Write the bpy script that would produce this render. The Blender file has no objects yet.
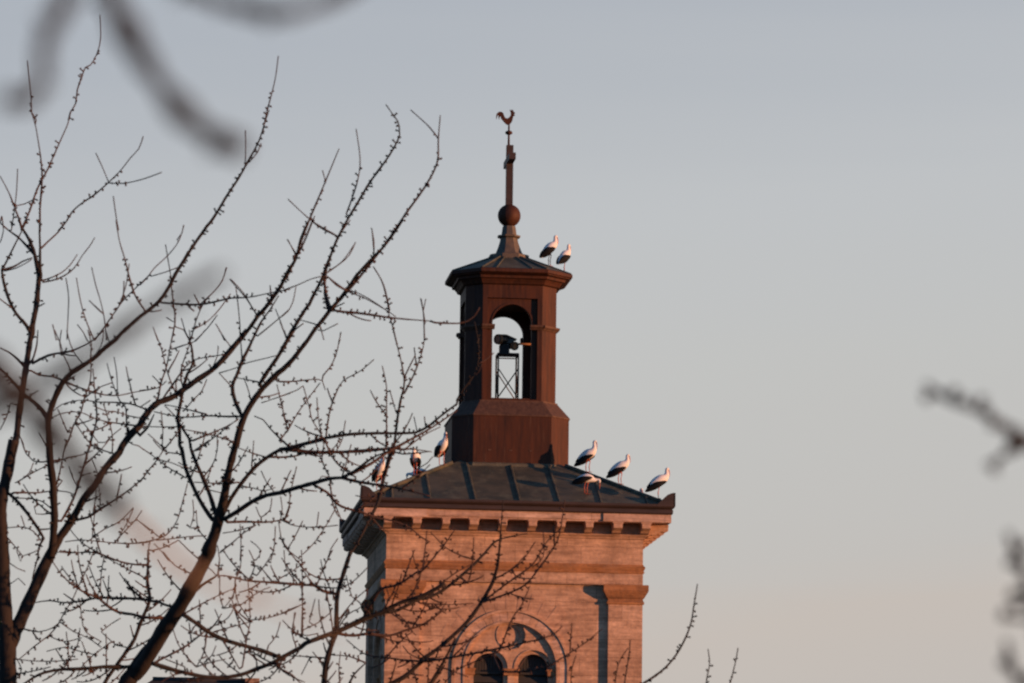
import bpy, bmesh, math, random
from mathutils import Vector, Matrix, noise
random.seed(7)
scene = bpy.context.scene
COL = scene.collection
rad = math.radians

# ---------------------------------------------------------------- camera
PITCH, ROLL, FPX = rad(8.5), rad(0.75), 4500.0
CAM = Vector((0, 0, 1.7))
FW = Vector((0, math.cos(PITCH), math.sin(PITCH)))
R0 = Vector((1, 0, 0)); U0 = R0.cross(FW)
RT = R0*math.cos(ROLL) + U0*math.sin(ROLL)
UP = -R0*math.sin(ROLL) + U0*math.cos(ROLL)
cd = bpy.data.cameras.new('camera'); cam = bpy.data.objects.new('camera', cd); COL.objects.link(cam)
M = Matrix((RT, UP, -FW)).transposed().to_4x4(); M.translation = CAM
cam.matrix_world = M
cd.sensor_width = 36; cd.lens = FPX/1024*36; cd.clip_end = 20000; cd.clip_start = 0.1
cd.dof.use_dof = True; cd.dof.focus_distance = 75; cd.dof.aperture_fstop = 7.5
scene.camera = cam
scene.render.resolution_x = 1024; scene.render.resolution_y = 683

# ---------------------------------------------------------------- sky, sun, exposure
TYAW = rad(6)                      # how far the tower is turned
SUN_EL = rad(3.0)
SUN_AZ = rad(63) + TYAW            # from the direction tower->camera towards the right
sd = Vector((math.sin(SUN_AZ)*math.cos(SUN_EL), -math.cos(SUN_AZ)*math.cos(SUN_EL), math.sin(SUN_EL)))
w = bpy.data.worlds.new('World'); scene.world = w; w.use_nodes = True
nt = w.node_tree; nt.nodes.clear()
out = nt.nodes.new('ShaderNodeOutputWorld'); bg = nt.nodes.new('ShaderNodeBackground')
sky = nt.nodes.new('ShaderNodeTexSky'); sky.sky_type = 'NISHITA'; sky.sun_disc = False
sky.sun_elevation = SUN_EL; sky.sun_rotation = math.atan2(sd.x, sd.y)
sky.air_density = 1.0; sky.dust_density = 1.0; sky.ozone_density = 1.0
# evening air opposite the low sun: grey-blue above, pale beige near the horizon, mixed over the physical sky
tcw = nt.nodes.new('ShaderNodeTexCoord'); sxw = nt.nodes.new('ShaderNodeSeparateXYZ'); nt.links.new(tcw.outputs['Generated'], sxw.inputs[0])
nzw = nt.nodes.new('ShaderNodeTexNoise'); nzw.inputs['Scale'].default_value = 2.2; nzw.inputs['Detail'].default_value = 5
mpw = nt.nodes.new('ShaderNodeMapping'); mpw.inputs['Scale'].default_value = (1,1,16); nt.links.new(tcw.outputs['Generated'], mpw.inputs[0]); nt.links.new(mpw.outputs[0], nzw.inputs[0])
sb = nt.nodes.new('ShaderNodeMath'); sb.operation = 'MULTIPLY_ADD'; nt.links.new(nzw.outputs[0], sb.inputs[0]); sb.inputs[1].default_value = .035; nt.links.new(sxw.outputs[2], sb.inputs[2])
sb2 = nt.nodes.new('ShaderNodeMath'); sb2.operation = 'MULTIPLY_ADD'; nt.links.new(sxw.outputs[0], sb2.inputs[0]); sb2.inputs[1].default_value = -.13; nt.links.new(sb.outputs[0], sb2.inputs[2])
rw = nt.nodes.new('ShaderNodeValToRGB'); nt.links.new(sb2.outputs[0], rw.inputs[0]); cr_w = rw.color_ramp
SKY = [(0,(.50,.46,.43)),(.078,(.56,.52,.495)),(.094,(.58,.525,.49)),(.106,(.56,.54,.525)),(.15,(.56,.56,.555)),(.19,(.545,.56,.58)),(.25,(.425,.46,.52)),(.30,(.29,.35,.44)),(.45,(.14,.20,.29)),(1,(.06,.10,.16))]
while len(cr_w.elements) < len(SKY): cr_w.elements.new(.5)
for el,(p,c) in zip(cr_w.elements, SKY): el.position = p
for el,(p,c) in zip(cr_w.elements, SKY): el.position = p; el.color = (*c,1)
SKYGAIN = 1/.15/1.165
mul = nt.nodes.new('ShaderNodeMix'); mul.data_type = 'RGBA'; mul.blend_type = 'MULTIPLY'; mul.inputs[0].default_value = 1
nt.links.new(rw.outputs[0], mul.inputs[6]); mul.inputs[7].default_value = (SKYGAIN,)*3+(1,); mul.clamp_result = False
mxw = nt.nodes.new('ShaderNodeMix'); mxw.data_type = 'RGBA'; mxw.inputs[0].default_value = .93
nt.links.new(sky.outputs[0], mxw.inputs[6]); nt.links.new(mul.outputs[2], mxw.inputs[7])
# unseen sky behind and to the left, tinted blue on purpose to cool the shadows
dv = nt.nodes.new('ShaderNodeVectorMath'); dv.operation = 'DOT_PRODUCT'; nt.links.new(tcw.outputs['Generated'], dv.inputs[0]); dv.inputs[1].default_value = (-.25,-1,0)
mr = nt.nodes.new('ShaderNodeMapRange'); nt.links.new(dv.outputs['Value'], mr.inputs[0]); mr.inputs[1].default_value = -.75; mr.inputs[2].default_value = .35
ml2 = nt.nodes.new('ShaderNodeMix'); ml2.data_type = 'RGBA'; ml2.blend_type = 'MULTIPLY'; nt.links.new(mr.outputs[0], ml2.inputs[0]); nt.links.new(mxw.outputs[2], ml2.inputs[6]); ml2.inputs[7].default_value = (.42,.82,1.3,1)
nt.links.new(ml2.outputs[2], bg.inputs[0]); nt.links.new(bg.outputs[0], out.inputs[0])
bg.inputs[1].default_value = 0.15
sl = bpy.data.lights.new('sun', 'SUN'); so = bpy.data.objects.new('sun', sl); COL.objects.link(so)
sl.energy = 5.0; sl.angle = rad(0.6); sl.color = (1.0, 0.46, 0.22)
so.rotation_euler = sd.to_track_quat('Z', 'Y').to_euler()
scene.view_settings.view_transform = 'Standard'; scene.view_settings.look = 'None'
scene.view_settings.gamma = 1; scene.view_settings.exposure = 0.22
scene.render.engine = 'CYCLES'
scene.cycles.pixel_filter_type = 'BLACKMAN_HARRIS'; scene.cycles.filter_width = 2.2

def at(x, y, d):
    """point seen at pixel x, y of the photograph at distance d"""
    return CAM + (FW*FPX + RT*(x-512) - UP*(y-341.5))*(d/FPX)

# ---------------------------------------------------------------- helpers
def mat(name, col, rough=0.8, metal=0.0, var=0.25, scale=3.0, bump=0.0, stretch=(1,1,1), col2=None, runs=None):
    m = bpy.data.materials.new(name); m.use_nodes = True
    n = m.node_tree; b = n.nodes['Principled BSDF']
    tc = n.nodes.new('ShaderNodeTexCoord'); mp = n.nodes.new('ShaderNodeMapping'); mp.inputs['Scale'].default_value = stretch
    n.links.new(tc.outputs['Object'], mp.inputs[0])
    no = n.nodes.new('ShaderNodeTexNoise'); no.inputs['Scale'].default_value = scale; no.inputs['Detail'].default_value = 8
    no.inputs['Roughness'].default_value = .65
    n.links.new(mp.outputs[0], no.inputs[0])
    r = n.nodes.new('ShaderNodeValToRGB'); r.color_ramp.elements[0].position = .3; r.color_ramp.elements[1].position = .7
    c2 = col2 or tuple(c*(1-var) for c in col)
    r.color_ramp.elements[0].color = (*c2, 1); r.color_ramp.elements[1].color = (*[c*(1+var*.6) for c in col], 1)
    n.links.new(no.outputs[0], r.inputs[0]); n.links.new(r.outputs[0], b.inputs['Base Color'])
    if runs:      # light or dark run-off marks and patches of another colour
        n5 = n.nodes.new('ShaderNodeTexNoise'); n5.inputs['Scale'].default_value = runs[1]; n5.inputs['Detail'].default_value = 9; n5.inputs['Roughness'].default_value = .7
        mp5 = n.nodes.new('ShaderNodeMapping'); mp5.inputs['Scale'].default_value = runs[2]; mp5.inputs['Location'].default_value = (3.3,1.7,5.1)
        n.links.new(tc.outputs['Object'], mp5.inputs[0]); n.links.new(mp5.outputs[0], n5.inputs[0])
        r5 = n.nodes.new('ShaderNodeValToRGB'); r5.color_ramp.elements[0].position = runs[3]; r5.color_ramp.elements[1].position = runs[3]+.14
        r5.color_ramp.elements[1].color = (runs[4],)*3+(1,); r5.color_ramp.elements[0].color = (0,0,0,1); n.links.new(n5.outputs[0], r5.inputs[0])
        m5 = n.nodes.new('ShaderNodeMix'); m5.data_type = 'RGBA'; n.links.new(r5.outputs[0], m5.inputs[0]); n.links.new(r.outputs[0], m5.inputs[6]); m5.inputs[7].default_value = (*runs[0],1)
        n.links.new(m5.outputs[2], b.inputs['Base Color'])
    b.inputs['Roughness'].default_value = rough; b.inputs['Metallic'].default_value = metal
    if bump:
        bp = n.nodes.new('ShaderNodeBump'); bp.inputs['Strength'].default_value = bump; bp.inputs['Distance'].default_value = .02
        n.links.new(no.outputs[0], bp.inputs['Height']); n.links.new(bp.outputs[0], b.inputs['Normal'])
    return m

def stone_mat(name, c1, c2, joints=True, stain=(.24,.14,.085), roww=2.7, rowh=.60):
    m = bpy.data.materials.new(name); m.use_nodes = True
    n = m.node_tree; N = n.nodes; L = n.links; b = N['Principled BSDF']
    tc = N.new('ShaderNodeTexCoord'); sx = N.new('ShaderNodeSeparateXYZ'); L.new(tc.outputs['Object'], sx.inputs[0])
    sn = N.new('ShaderNodeSeparateXYZ'); L.new(tc.outputs['Normal'], sn.inputs[0])
    ab = N.new('ShaderNodeMath'); ab.operation = 'ABSOLUTE'; L.new(sn.outputs[0], ab.inputs[0])
    gt = N.new('ShaderNodeMath'); gt.operation = 'GREATER_THAN'; gt.inputs[1].default_value = .7; L.new(ab.outputs[0], gt.inputs[0])
    mx = N.new('ShaderNodeMix'); L.new(gt.outputs[0], mx.inputs[0]); L.new(sx.outputs[0], mx.inputs[2]); L.new(sx.outputs[1], mx.inputs[3])
    cb = N.new('ShaderNodeCombineXYZ'); L.new(mx.outputs[0], cb.inputs[0]); L.new(sx.outputs[2], cb.inputs[1])
    br = N.new('ShaderNodeTexBrick'); L.new(cb.outputs[0], br.inputs[0])
    br.inputs['Scale'].default_value = 1; br.inputs['Brick Width'].default_value = roww; br.inputs['Row Height'].default_value = rowh
    br.inputs['Mortar Size'].default_value = .008 if joints else 0; br.inputs['Mortar Smooth'].default_value = .4; br.inputs['Bias'].default_value = 0
    br.offset = .37; br.squash = .8; br.squash_frequency = 3
    br.inputs['Color1'].default_value = (*c1,1); br.inputs['Color2'].default_value = (*c2,1)
    br.inputs['Mortar'].default_value = (*[c*.5 for c in c2],1)
    # horizontal bedding streaks
    mp = N.new('ShaderNodeMapping'); mp.inputs['Scale'].default_value = (.6, .6, 7); L.new(tc.outputs['Object'], mp.inputs[0])
    n1 = N.new('ShaderNodeTexNoise'); n1.inputs['Scale'].default_value = 1.3; n1.inputs['Detail'].default_value = 9; n1.inputs['Roughness'].default_value = .7; L.new(mp.outputs[0], n1.inputs[0])
    r1 = N.new('ShaderNodeValToRGB'); r1.color_ramp.elements[0].position = .32; r1.color_ramp.elements[1].position = .66
    r1.color_ramp.elements[0].color = (.50,.47,.45,1); r1.color_ramp.elements[1].color = (1.12,1.1,1.08,1); L.new(n1.outputs[0], r1.inputs[0])
    m1 = N.new('ShaderNodeMix'); m1.data_type = 'RGBA'; m1.blend_type = 'MULTIPLY'; m1.inputs[0].default_value = .85
    L.new(br.outputs[0], m1.inputs[6]); L.new(r1.outputs[0], m1.inputs[7])
    # blotchy stains
    n2 = N.new('ShaderNodeTexNoise'); n2.inputs['Scale'].default_value = .9; n2.inputs['Detail'].default_value = 10; n2.inputs['Roughness'].default_value = .7
    mp2 = N.new('ShaderNodeMapping'); mp2.inputs['Scale'].default_value = (1.0,1.0,.45); L.new(tc.outputs['Object'], mp2.inputs[0]); L.new(mp2.outputs[0], n2.inputs[0])
    r2 = N.new('ShaderNodeValToRGB'); r2.color_ramp.elements[0].position = .46; r2.color_ramp.elements[1].position = .72
    r2.color_ramp.elements[0].color = (0,0,0,1); r2.color_ramp.elements[1].color = (.75,.75,.75,1); L.new(n2.outputs[0], r2.inputs[0])
    m2 = N.new('ShaderNodeMix'); m2.data_type = 'RGBA'; L.new(r2.outputs[0], m2.inputs[0]); L.new(m1.outputs[2], m2.inputs[6]); m2.inputs[7].default_value = (*stain,1)
    # fine soot speckle and run-off marks
    n4 = N.new('ShaderNodeTexNoise'); n4.inputs['Scale'].default_value = 3; n4.inputs['Detail'].default_value = 10; n4.inputs['Roughness'].default_value = .75
    mp4 = N.new('ShaderNodeMapping'); mp4.inputs['Scale'].default_value = (.8,.8,1.6); L.new(tc.outputs['Object'], mp4.inputs[0]); L.new(mp4.outputs[0], n4.inputs[0])
    r4 = N.new('ShaderNodeValToRGB'); r4.color_ramp.elements[0].position = .36; r4.color_ramp.elements[1].position = .62
    r4.color_ramp.elements[0].color = (.55,.52,.50,1); r4.color_ramp.elements[1].color = (1.1,1.1,1.1,1); L.new(n4.outputs[0], r4.inputs[0])
    m4 = N.new('ShaderNodeMix'); m4.data_type = 'RGBA'; m4.blend_type = 'MULTIPLY'; m4.inputs[0].default_value = .75
    L.new(m2.outputs[2], m4.inputs[6]); L.new(r4.outputs[0], m4.inputs[7])
    L.new(m4.outputs[2], b.inputs['Base Color']); b.inputs['Roughness'].default_value = .92
    n3 = N.new('ShaderNodeTexNoise'); n3.inputs['Scale'].default_value = 9; n3.inputs['Detail'].default_value = 8; L.new(tc.outputs['Object'], n3.inputs[0])
    bp = N.new('ShaderNodeBump'); bp.inputs['Strength'].default_value = .5; bp.inputs['Distance'].default_value = .03; L.new(n3.outputs[0], bp.inputs['Height'])
    bp2 = N.new('ShaderNodeBump'); bp2.inputs['Strength'].default_value = .4; bp2.inputs['Distance'].default_value = .02; bp2.invert = True
    L.new(br.outputs['Fac'], bp2.inputs['Height']); L.new(bp.outputs[0], bp2.inputs['Normal']); L.new(bp2.outputs[0], b.inputs['Normal'])
    return m

class MB:
    def __init__(s): s.v = []; s.f = []; s.mi = []; s.sm = []
    def add(s, vs, fs, mi=0, smooth=False):
        o = len(s.v); s.v += [tuple(v) for v in vs]
        for f in fs: s.f.append(tuple(i+o for i in f)); s.mi.append(mi); s.sm.append(smooth)
    def box(s, x0, x1, y0, y1, z0, z1, mi=0, m=None):
        vs = [Vector((x,y,z)) for z in (z0,z1) for x,y in ((x0,y0),(x1,y0),(x1,y1),(x0,y1))]
        if m: vs = [m @ v for v in vs]
        s.add(vs, [(0,3,2,1),(4,5,6,7),(0,1,5,4),(1,2,6,5),(2,3,7,6),(3,0,4,7)], mi)
    def rings(s, rings, close0=True, close1=True, mi=0, smooth=False, cyc=True):
        n = len(rings[0]); vs = [p for r in rings for p in r]; fs = []
        for k in range(len(rings)-1):
            for i in range(n):
                j = (i+1) % n
                fs.append((k*n+i, k*n+j, (k+1)*n+j, (k+1)*n+i))
        if close0: fs.append(tuple(range(n))[::-1])
        if close1: fs.append(tuple((len(rings)-1)*n+i for i in range(n)))
        s.add(vs, fs, mi, smooth)
    def tube(s, pts, rr, n=6, mi=0, smooth=True, flat=1.0, up=Vector((0,0,1)), cap=True):
        pts = [Vector(p) for p in pts]; R = []; prev = None
        for i, p in enumerate(pts):
            t = (pts[min(i+1,len(pts)-1)] - pts[max(i-1,0)])
            if t.length < 1e-9: t = Vector((0,0,1))
            t.normalize()
            if prev is None:
                a = t.orthogonal() if abs(t.dot(up)) > .999 else t.cross(up)
                a.normalize()
            else:
                a = prev - t*prev.dot(t)
                if a.length < 1e-6: a = t.orthogonal()
                a.normalize()
            prev = a; b = t.cross(a); r = rr[i] if hasattr(rr,'__len__') else rr
            rx, ry = (r if hasattr(r,'__len__') else (r, r*flat))
            R.append([p + a*math.cos(2*math.pi*k/n)*rx + b*math.sin(2*math.pi*k/n)*ry for k in range(n)])
        s.rings(R, cap, cap, mi, smooth)
    def poly_prism(s, poly, z0, z1, mi=0):
        s.rings([[Vector((x,y,z0)) for x,y in poly],[Vector((x,y,z1)) for x,y in poly]], mi=mi)
    def build(s, name, mats, parent=None, loc=None, rotz=None):
        me = bpy.data.meshes.new(name); me.from_pydata(s.v, [], s.f)
        for m in (mats if isinstance(mats,(list,tuple)) else [mats]): me.materials.append(m)
        me.polygons.foreach_set('material_index', s.mi); me.polygons.foreach_set('use_smooth', s.sm)
        bm = bmesh.new(); bm.from_mesh(me); bmesh.ops.recalc_face_normals(bm, faces=bm.faces); bm.to_mesh(me); bm.free()
        me.update(); o = bpy.data.objects.new(name, me); COL.objects.link(o)
        if parent: o.parent = parent
        if loc is not None: o.location = loc
        if rotz is not None: o.rotation_euler.z = rotz
        return o

def plate(mb, loops, y0, y1, m=None, mi=0):
    """flat wall in the x/z plane with holes, between y0 and y1; loops[0] is the outline, the others the holes"""
    cu = bpy.data.curves.new('tmp', 'CURVE'); cu.dimensions = '2D'; cu.fill_mode = 'BOTH'; cu.extrude = abs(y1-y0)/2
    for lp in loops:
        sp = cu.splines.new('POLY'); sp.points.add(len(lp)-1); sp.use_cyclic_u = True
        for i,(x,z) in enumerate(lp): sp.points[i].co = (x,z,0,1)
    ob = bpy.data.objects.new('tmp', cu); COL.objects.link(ob)
    dg = bpy.context.evaluated_depsgraph_get(); me = bpy.data.meshes.new_from_object(ob.evaluated_get(dg))
    vs = [Vector((v.co.x, (y0+y1)/2 - v.co.z, v.co.y)) for v in me.vertices]
    if m: vs = [m @ v for v in vs]
    mb.add(vs, [tuple(p.vertices) for p in me.polygons], mi)
    bpy.data.objects.remove(ob); bpy.data.curves.remove(cu); bpy.data.meshes.remove(me)

def empty(name, loc=(0,0,0), rotz=0.0, label=None, cat=None, group=None):
    o = bpy.data.objects.new(name, None); COL.objects.link(o); o.location = loc; o.rotation_euler.z = rotz
    o.empty_display_size = .2
    if label: o['label'] = label
    if cat: o['category'] = cat
    if group: o['group'] = group
    return o

def sq(h, z): return [Vector((x*h, y*h, z)) for x,y in ((-1,-1),(1,-1),(1,1),(-1,1))]
def octo(h, z, h0, s0):
    s = s0 + (h-h0)*.414
    return [Vector((x,y,z)) for x,y in ((-s,-h),(s,-h),(h,-s),(h,s),(s,h),(-s,h),(-h,s),(-h,-s))]
def arc(cx, cz, r, a0, a1, n): return [(cx + r*math.cos(a0+(a1-a0)*i/n), cz + r*math.sin(a0+(a1-a0)*i/n)) for i in range(n+1)]
def RZ(k): return Matrix.Rotation(k*math.pi/2, 4, 'Z')

# ---------------------------------------------------------------- ground
m_grass = mat('meadow', (.05,.07,.025), .95, var=.5, scale=.4)
g = MB(); R = 9000
g.add([(-R,-R,0),(R,-R,0),(R,R,0),(-R,R,0)], [(0,1,2,3)])
go = g.build('ground', m_grass); go['kind'] = 'structure'

# ---------------------------------------------------------------- church tower
TLOC = Vector((-0.25, 150, 0)); LX = 0.10
T = empty('church_tower', TLOC, TYAW, 'square church tower of reddish stone with a dark metal roof and an octagonal belfry lantern', 'church tower')
m_stone = stone_mat('tower_stone', (.70,.46,.315), (.52,.325,.215))
m_stone2 = stone_mat('moulding_stone', (.66,.42,.28), (.54,.33,.22), joints=False)
m_ochre = stone_mat('ochre_stone', (.50,.235,.095), (.38,.17,.07), joints=False)
m_stone3 = stone_mat('spandrel_stone', (.60,.38,.26), (.50,.31,.21), joints=False)
m_slab = stone_mat('slab_stone', (.76,.54,.41), (.60,.40,.30), roww=2.4, rowh=3, stain=(.36,.20,.13))
m_lead = mat('roof_sheet', (.092,.080,.052), .6, .15, var=.5, scale=1.4, bump=.25, stretch=(1,1,2), col2=(.032,.042,.034), runs=((.16,.155,.10), 1.8, (1.2,1.2,.6), .52, .7))
m_leadl = mat('weathered_sheet', (.12,.085,.055), .6, .1, var=.5, scale=3, bump=.15, col2=(.05,.045,.038))
m_rust = mat('brown_sheet', (.066,.022,.010), .62, .1, var=.5, scale=1.6, bump=.3, stretch=(3.5,3.5,.45), col2=(.030,.0135,.010), runs=((.11,.055,.032), 2.4, (4,4,.3), .57, .75))
m_rustl = mat('brown_sheet_faded', (.10,.055,.036), .65, .1, var=.5, scale=2.2, bump=.1, stretch=(4,4,.4), col2=(.06,.034,.026))
for m_ in (m_rust, m_rustl): m_.node_tree.nodes['Principled BSDF'].inputs['Specular IOR Level'].default_value = .2
m_gutter = mat('gutter_sheet', (.040,.022,.017), .6, .1, var=.4, scale=1.5, stretch=(1,1,3))
m_dark = mat('dark_boards', (.035,.033,.03), .9, var=.5, scale=4, stretch=(8,8,.6))
m_dark2 = mat('dark_metal', (.03,.028,.028), .6, .4)

HW = 4.2; RW = 4.045   # wall face, recessed field
AX = -.08; SP = 12.79 # arch centre, springing
w_ = MB(); pil = MB(); ocr = MB(); mou = MB()
for k in range(4):
    m = RZ(k)
    # recessed field with the big arched opening
    hole = [(AX+1.52, 9.6)] + arc(AX, SP, 1.52, 0, math.pi, 36) + [(AX-1.52, 9.6)]
    plate(w_, [[(-RW+.0,0),(RW,0),(RW,15.6),(-RW,15.6)], hole], -RW, -RW+.45, m)
for cx in (-1,1):
    for cy in (-1,1):
        a, b = sorted((cx*3.08, cx*HW)); c, d = sorted((cy*3.08, cy*HW))
        w_.box(a, b, c, d, 0, 15.0)
w_.rings([sq(HW+.003,15.57), sq(HW+.003,15.96)]); w_.rings([sq(HW,16.24), sq(HW,17.09)])
w_.build('wall', m_stone, T)
# plinth and lower string course (below the picture)
pl = MB(); pl.rings([sq(4.45,0),sq(4.45,1.2),sq(4.3,1.35),sq(4.21,1.36)])
pl.build('plinth', m_stone2, T); pl = MB(); pl.rings([sq(4.22,8.0),sq(4.34,8.1),sq(4.34,8.25),sq(4.22,8.35)]); pl.build('string_course', m_stone2, T)
# string moulding
ocr.rings([sq(HW+.01,15.94),sq(HW+.035,15.955),sq(HW+.05,16.0),sq(HW+.02,16.03),sq(HW+.06,16.10),sq(HW+.075,16.16),sq(HW+.03,16.20),sq(HW+.01,16.245)])
ocr.build('string_moulding', m_ochre, T)
# pilaster capitals
for cx in (-1,1):
    for cy in (-1,1):
        cm = MB()
        c0 = (3.08+HW)/2; hh = (HW-3.08)/2
        def sqc(g, z): return [Vector((cx*c0+x*(hh+g), cy*c0+y*(hh+g), z)) for x,y in ((-1,-1),(1,-1),(1,1),(-1,1))]
        cm.rings([sqc(.002,14.93),sqc(.045,14.95),sqc(.05,15.02),sqc(.015,15.05),sqc(.015,15.12),sqc(.05,15.15),sqc(.10,15.24),sqc(.155,15.33),sqc(.16,15.36),sqc(.175,15.37),sqc(.175,15.545),sqc(.165,15.57)])
        cm.build('capital', m_ochre, T)
# bed moulding, cornice
mou.rings([sq(HW+.002,17.06),sq(HW+.05,17.08),sq(HW+.06,17.12),sq(HW+.10,17.14),sq(HW+.12,17.18),sq(HW+.17,17.17),sq(HW+.18,17.21),sq(HW+.10,17.211),sq(HW+.08,17.565)])
cor = MB()
SL = 5.01
rng = random.Random(3)
# slab in pieces of different wear: each side three lengths
cor.rings([sq(SL-.09,17.56),sq(SL-.09,17.825)])
for k in range(4):
    m = RZ(k)
    for (a,b,p,zb) in ((-SL,-2.95,0,17.555),(-2.947,2.78,-.045,17.60),(2.783,SL-.001,0,17.555)):
        vs = []
        if a == -SL: a = -SL+.002
        for x in (a,b):
            for (y,z) in ((-SL+.12,zb),(-SL+.02-p,zb),(-SL-p,zb+.03),(-SL-p+.0,17.79),(-SL+.02-p,17.82),(-SL+.12,17.822)):
                xx = x
                vs.append(m @ Vector((xx, y, z)))
        n = 6
        cor.add(vs, [tuple(range(n))[::-1], tuple(range(n,2*n))] + [(i,(i+1)%n,n+(i+1)%n,n+i) for i in range(n)])
mo = mou.build('bed_moulding', m_stone2, T)
co = cor.build('cornice', m_slab, T)
# consoles, one mesh copied
pr = [(-4.27,17.553),(-5.0,17.553),(-5.015,17.44),(-5.005,17.36),(-4.90,17.31),(-4.78,17.345),(-4.68,17.30),(-4.6,17.24),(-4.5,17.215),(-4.27,17.213)]
cs = MB(); n = len(pr)
cs.add([Vector((x,y,z)) for x in (-.135,.135) for y,z in pr], [tuple(range(n)), tuple(range(n,2*n))[::-1]] + [((i+1)%n,i,n+i,n+(i+1)%n) for i in range(n)])
cs.box(-.165,.165,-5.02,-4.28,17.50,17.551)
proto = None
for k in range(4):
    for i in range(10):
        x = -4.2 + .9333*i
        if proto is None: o = proto = cs.build('console', m_stone2, co)
        else: o = proto.copy(); COL.objects.link(o); o.parent = co
        o.matrix_local = RZ(k) @ Matrix.Translation((x+rng.uniform(-.02,.02),0,0)) @ Matrix.Diagonal((rng.uniform(.85,1.1),1,1,1))
# belfry windows on every side
def window(m):
    fr = MB()
    y0 = -RW
    # hood moulding, raised ring with legs
    def ring(ro, ri, ya, yb, mb, seg=40, leg=9.6):
        lp = [(AX+ro, leg)] + arc(AX, SP, ro, 0, math.pi, seg) + [(AX-ro, leg),(AX-ri,leg)] + arc(AX, SP, ri, math.pi, 0, seg) + [(AX+ri,leg)]
        plate(mb, [lp], ya, yb, m)
    ring(1.93, 1.84, y0-.06, y0+.02, fr)
    # voussoir archivolt: separate wedges, slightly proud
    vs = MB(); N = 21
    for i in range(N):
        a0 = math.pi*i/N + .004; a1 = math.pi*(i+1)/N - .004
        lp = arc(AX, SP, 1.835, a0, a1, 3) + arc(AX, SP, 1.56, a1, a0, 3)
        plate(vs, [lp], y0-.012-.01*rng.random(), y0+.1, m, mi=i%3 if i%3<2 else 0)
    for i in range(15):
        a0 = rad(14)+rad(152)*i/15+.004; a1 = rad(14)+rad(152)*(i+1)/15-.004; ro = 2.38+.16*(i%2)
        lp = arc(AX, SP, ro, a0, a1, 3) + arc(AX, SP, 1.936, a1, a0, 3)
        plate(vs, [lp], y0-.005-.008*rng.random(), y0+.1, m, mi=2+i%2)
    for j in range(8):
        for s_ in (-1,1):
            a,b = sorted((AX+s_*1.56, AX+s_*1.835)); z1 = SP-.004-j*.4
            lp = [(a,z1-.392),(b,z1-.392),(b,z1),(a,z1)]
            plate(vs, [lp], y0-.012-.01*rng.random(), y0+.1, m)
    ring(1.56, 1.49, y0-.05, y0+.12, fr)
    ring(1.52, 1.44, y0+.05, y0+.30, fr)
    # tympanum plate with two lights and oculus
    c1, c2, r = AX-.70, AX+.76, .49
    out = [(AX+1.5, 9.7)] + arc(AX, SP, 1.5, 0, math.pi, 36) + [(AX-1.5, 9.7)]
    def light(c, r): return [(c+r, 9.9)] + arc(c, SP, r, 0, math.pi, 24) + [(c-r, 9.9)]
    oc = lambda r: arc(AX+.02, 13.88, r, 0, 2*math.pi*39/40, 39)
    plate(fr, [out, light(c1,.62), light(c2,.62), oc(.47)], y0+.085, y0+.16, m)
    plate(fr, [out, light(c1,r), light(c2,r), oc(.30)], y0+.16, y0+.40, m)
    # small raised rims
    plate(fr, [oc(.50), oc(.455)], y0+.06, y0+.09, m)
    for c in (c1,c2):
        lp = arc(c, SP, .655, 0, math.pi, 24) + arc(c, SP, .61, math.pi, 0, 24)
        plate(fr, [lp], y0+.06, y0+.09, m)
    plate(fr, [oc(.31)], y0+.22, y0+.41, m)
    # sill
    fr.add([m @ Vector(v) for v in [(-1.95+AX,y0-.18,9.55),(1.95+AX,y0-.18,9.55),(1.95+AX,y0+.4,9.72),(-1.95+AX,y0+.4,9.72),(-1.95+AX,y0-.18,9.35),(1.95+AX,y0-.18,9.35),(1.95+AX,y0+.4,9.35),(-1.95+AX,y0+.4,9.35)]],
           [(0,1,2,3),(4,7,6,5),(0,4,5,1),(1,5,6,2),(2,6,7,3),(3,7,4,0)])
    win = fr.build('window', m_stone2, T)
    vs.build('voussoirs', [m_slab, m_stone2, m_stone3, m_stone2], win)
    for c in (c1-r-.13, (c1+c2)/2, c2+r+.13):
        im = MB(); hw_ = .16 if c != (c1+c2)/2 else .24
        im.box(c-hw_, c+hw_, y0+.04, y0+.36, SP-.22, SP-.02, m=m)
        im.box(c-hw_-.03, c+hw_+.03, y0+.02, y0+.36, SP-.07, SP-.005, m=m); im.build('impost', m_ochre, win)
    for c in (c1,c2):
        lv = MB()
        lv.box(c-r-.03, c+r+.03, y0+.42, y0+.45, 9.8, SP+r+.05, m=m)
        for q in range(11):      # vertical boards in the head of the light
            x = c-r+.02+q*.09
            lv.box(x, x+.07, y0+.385, y0+.418, SP-.12, SP+r+.04, m=m)
        lv.box(c-r, c+r, y0+.30, y0+.37, SP-.17, SP-.10, m=m)
        for q in range(9):
            z = SP-.42-q*.28
            lv.add([m @ Vector(v) for v in [(c-r,y0+.25,z),(c+r,y0+.25,z),(c+r,y0+.40,z+.2),(c-r,y0+.40,z+.2),(c-r,y0+.25,z-.03),(c+r,y0+.25,z-.03),(c+r,y0+.40,z+.17),(c-r,y0+.40,z+.17)]],
                [(0,1,2,3),(4,7,6,5),(0,4,5,1),(1,5,6,2),(2,6,7,3),(3,7,4,0)])
        lv.build('louvre', m_dark, win)
for k in range(4): window(RZ(k))
# door at the foot
dr = MB(); dr.box(-.9,.9,-RW-.05,-RW-.005,1.36,3.4); dr.build('door', m_dark, T)

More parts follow.
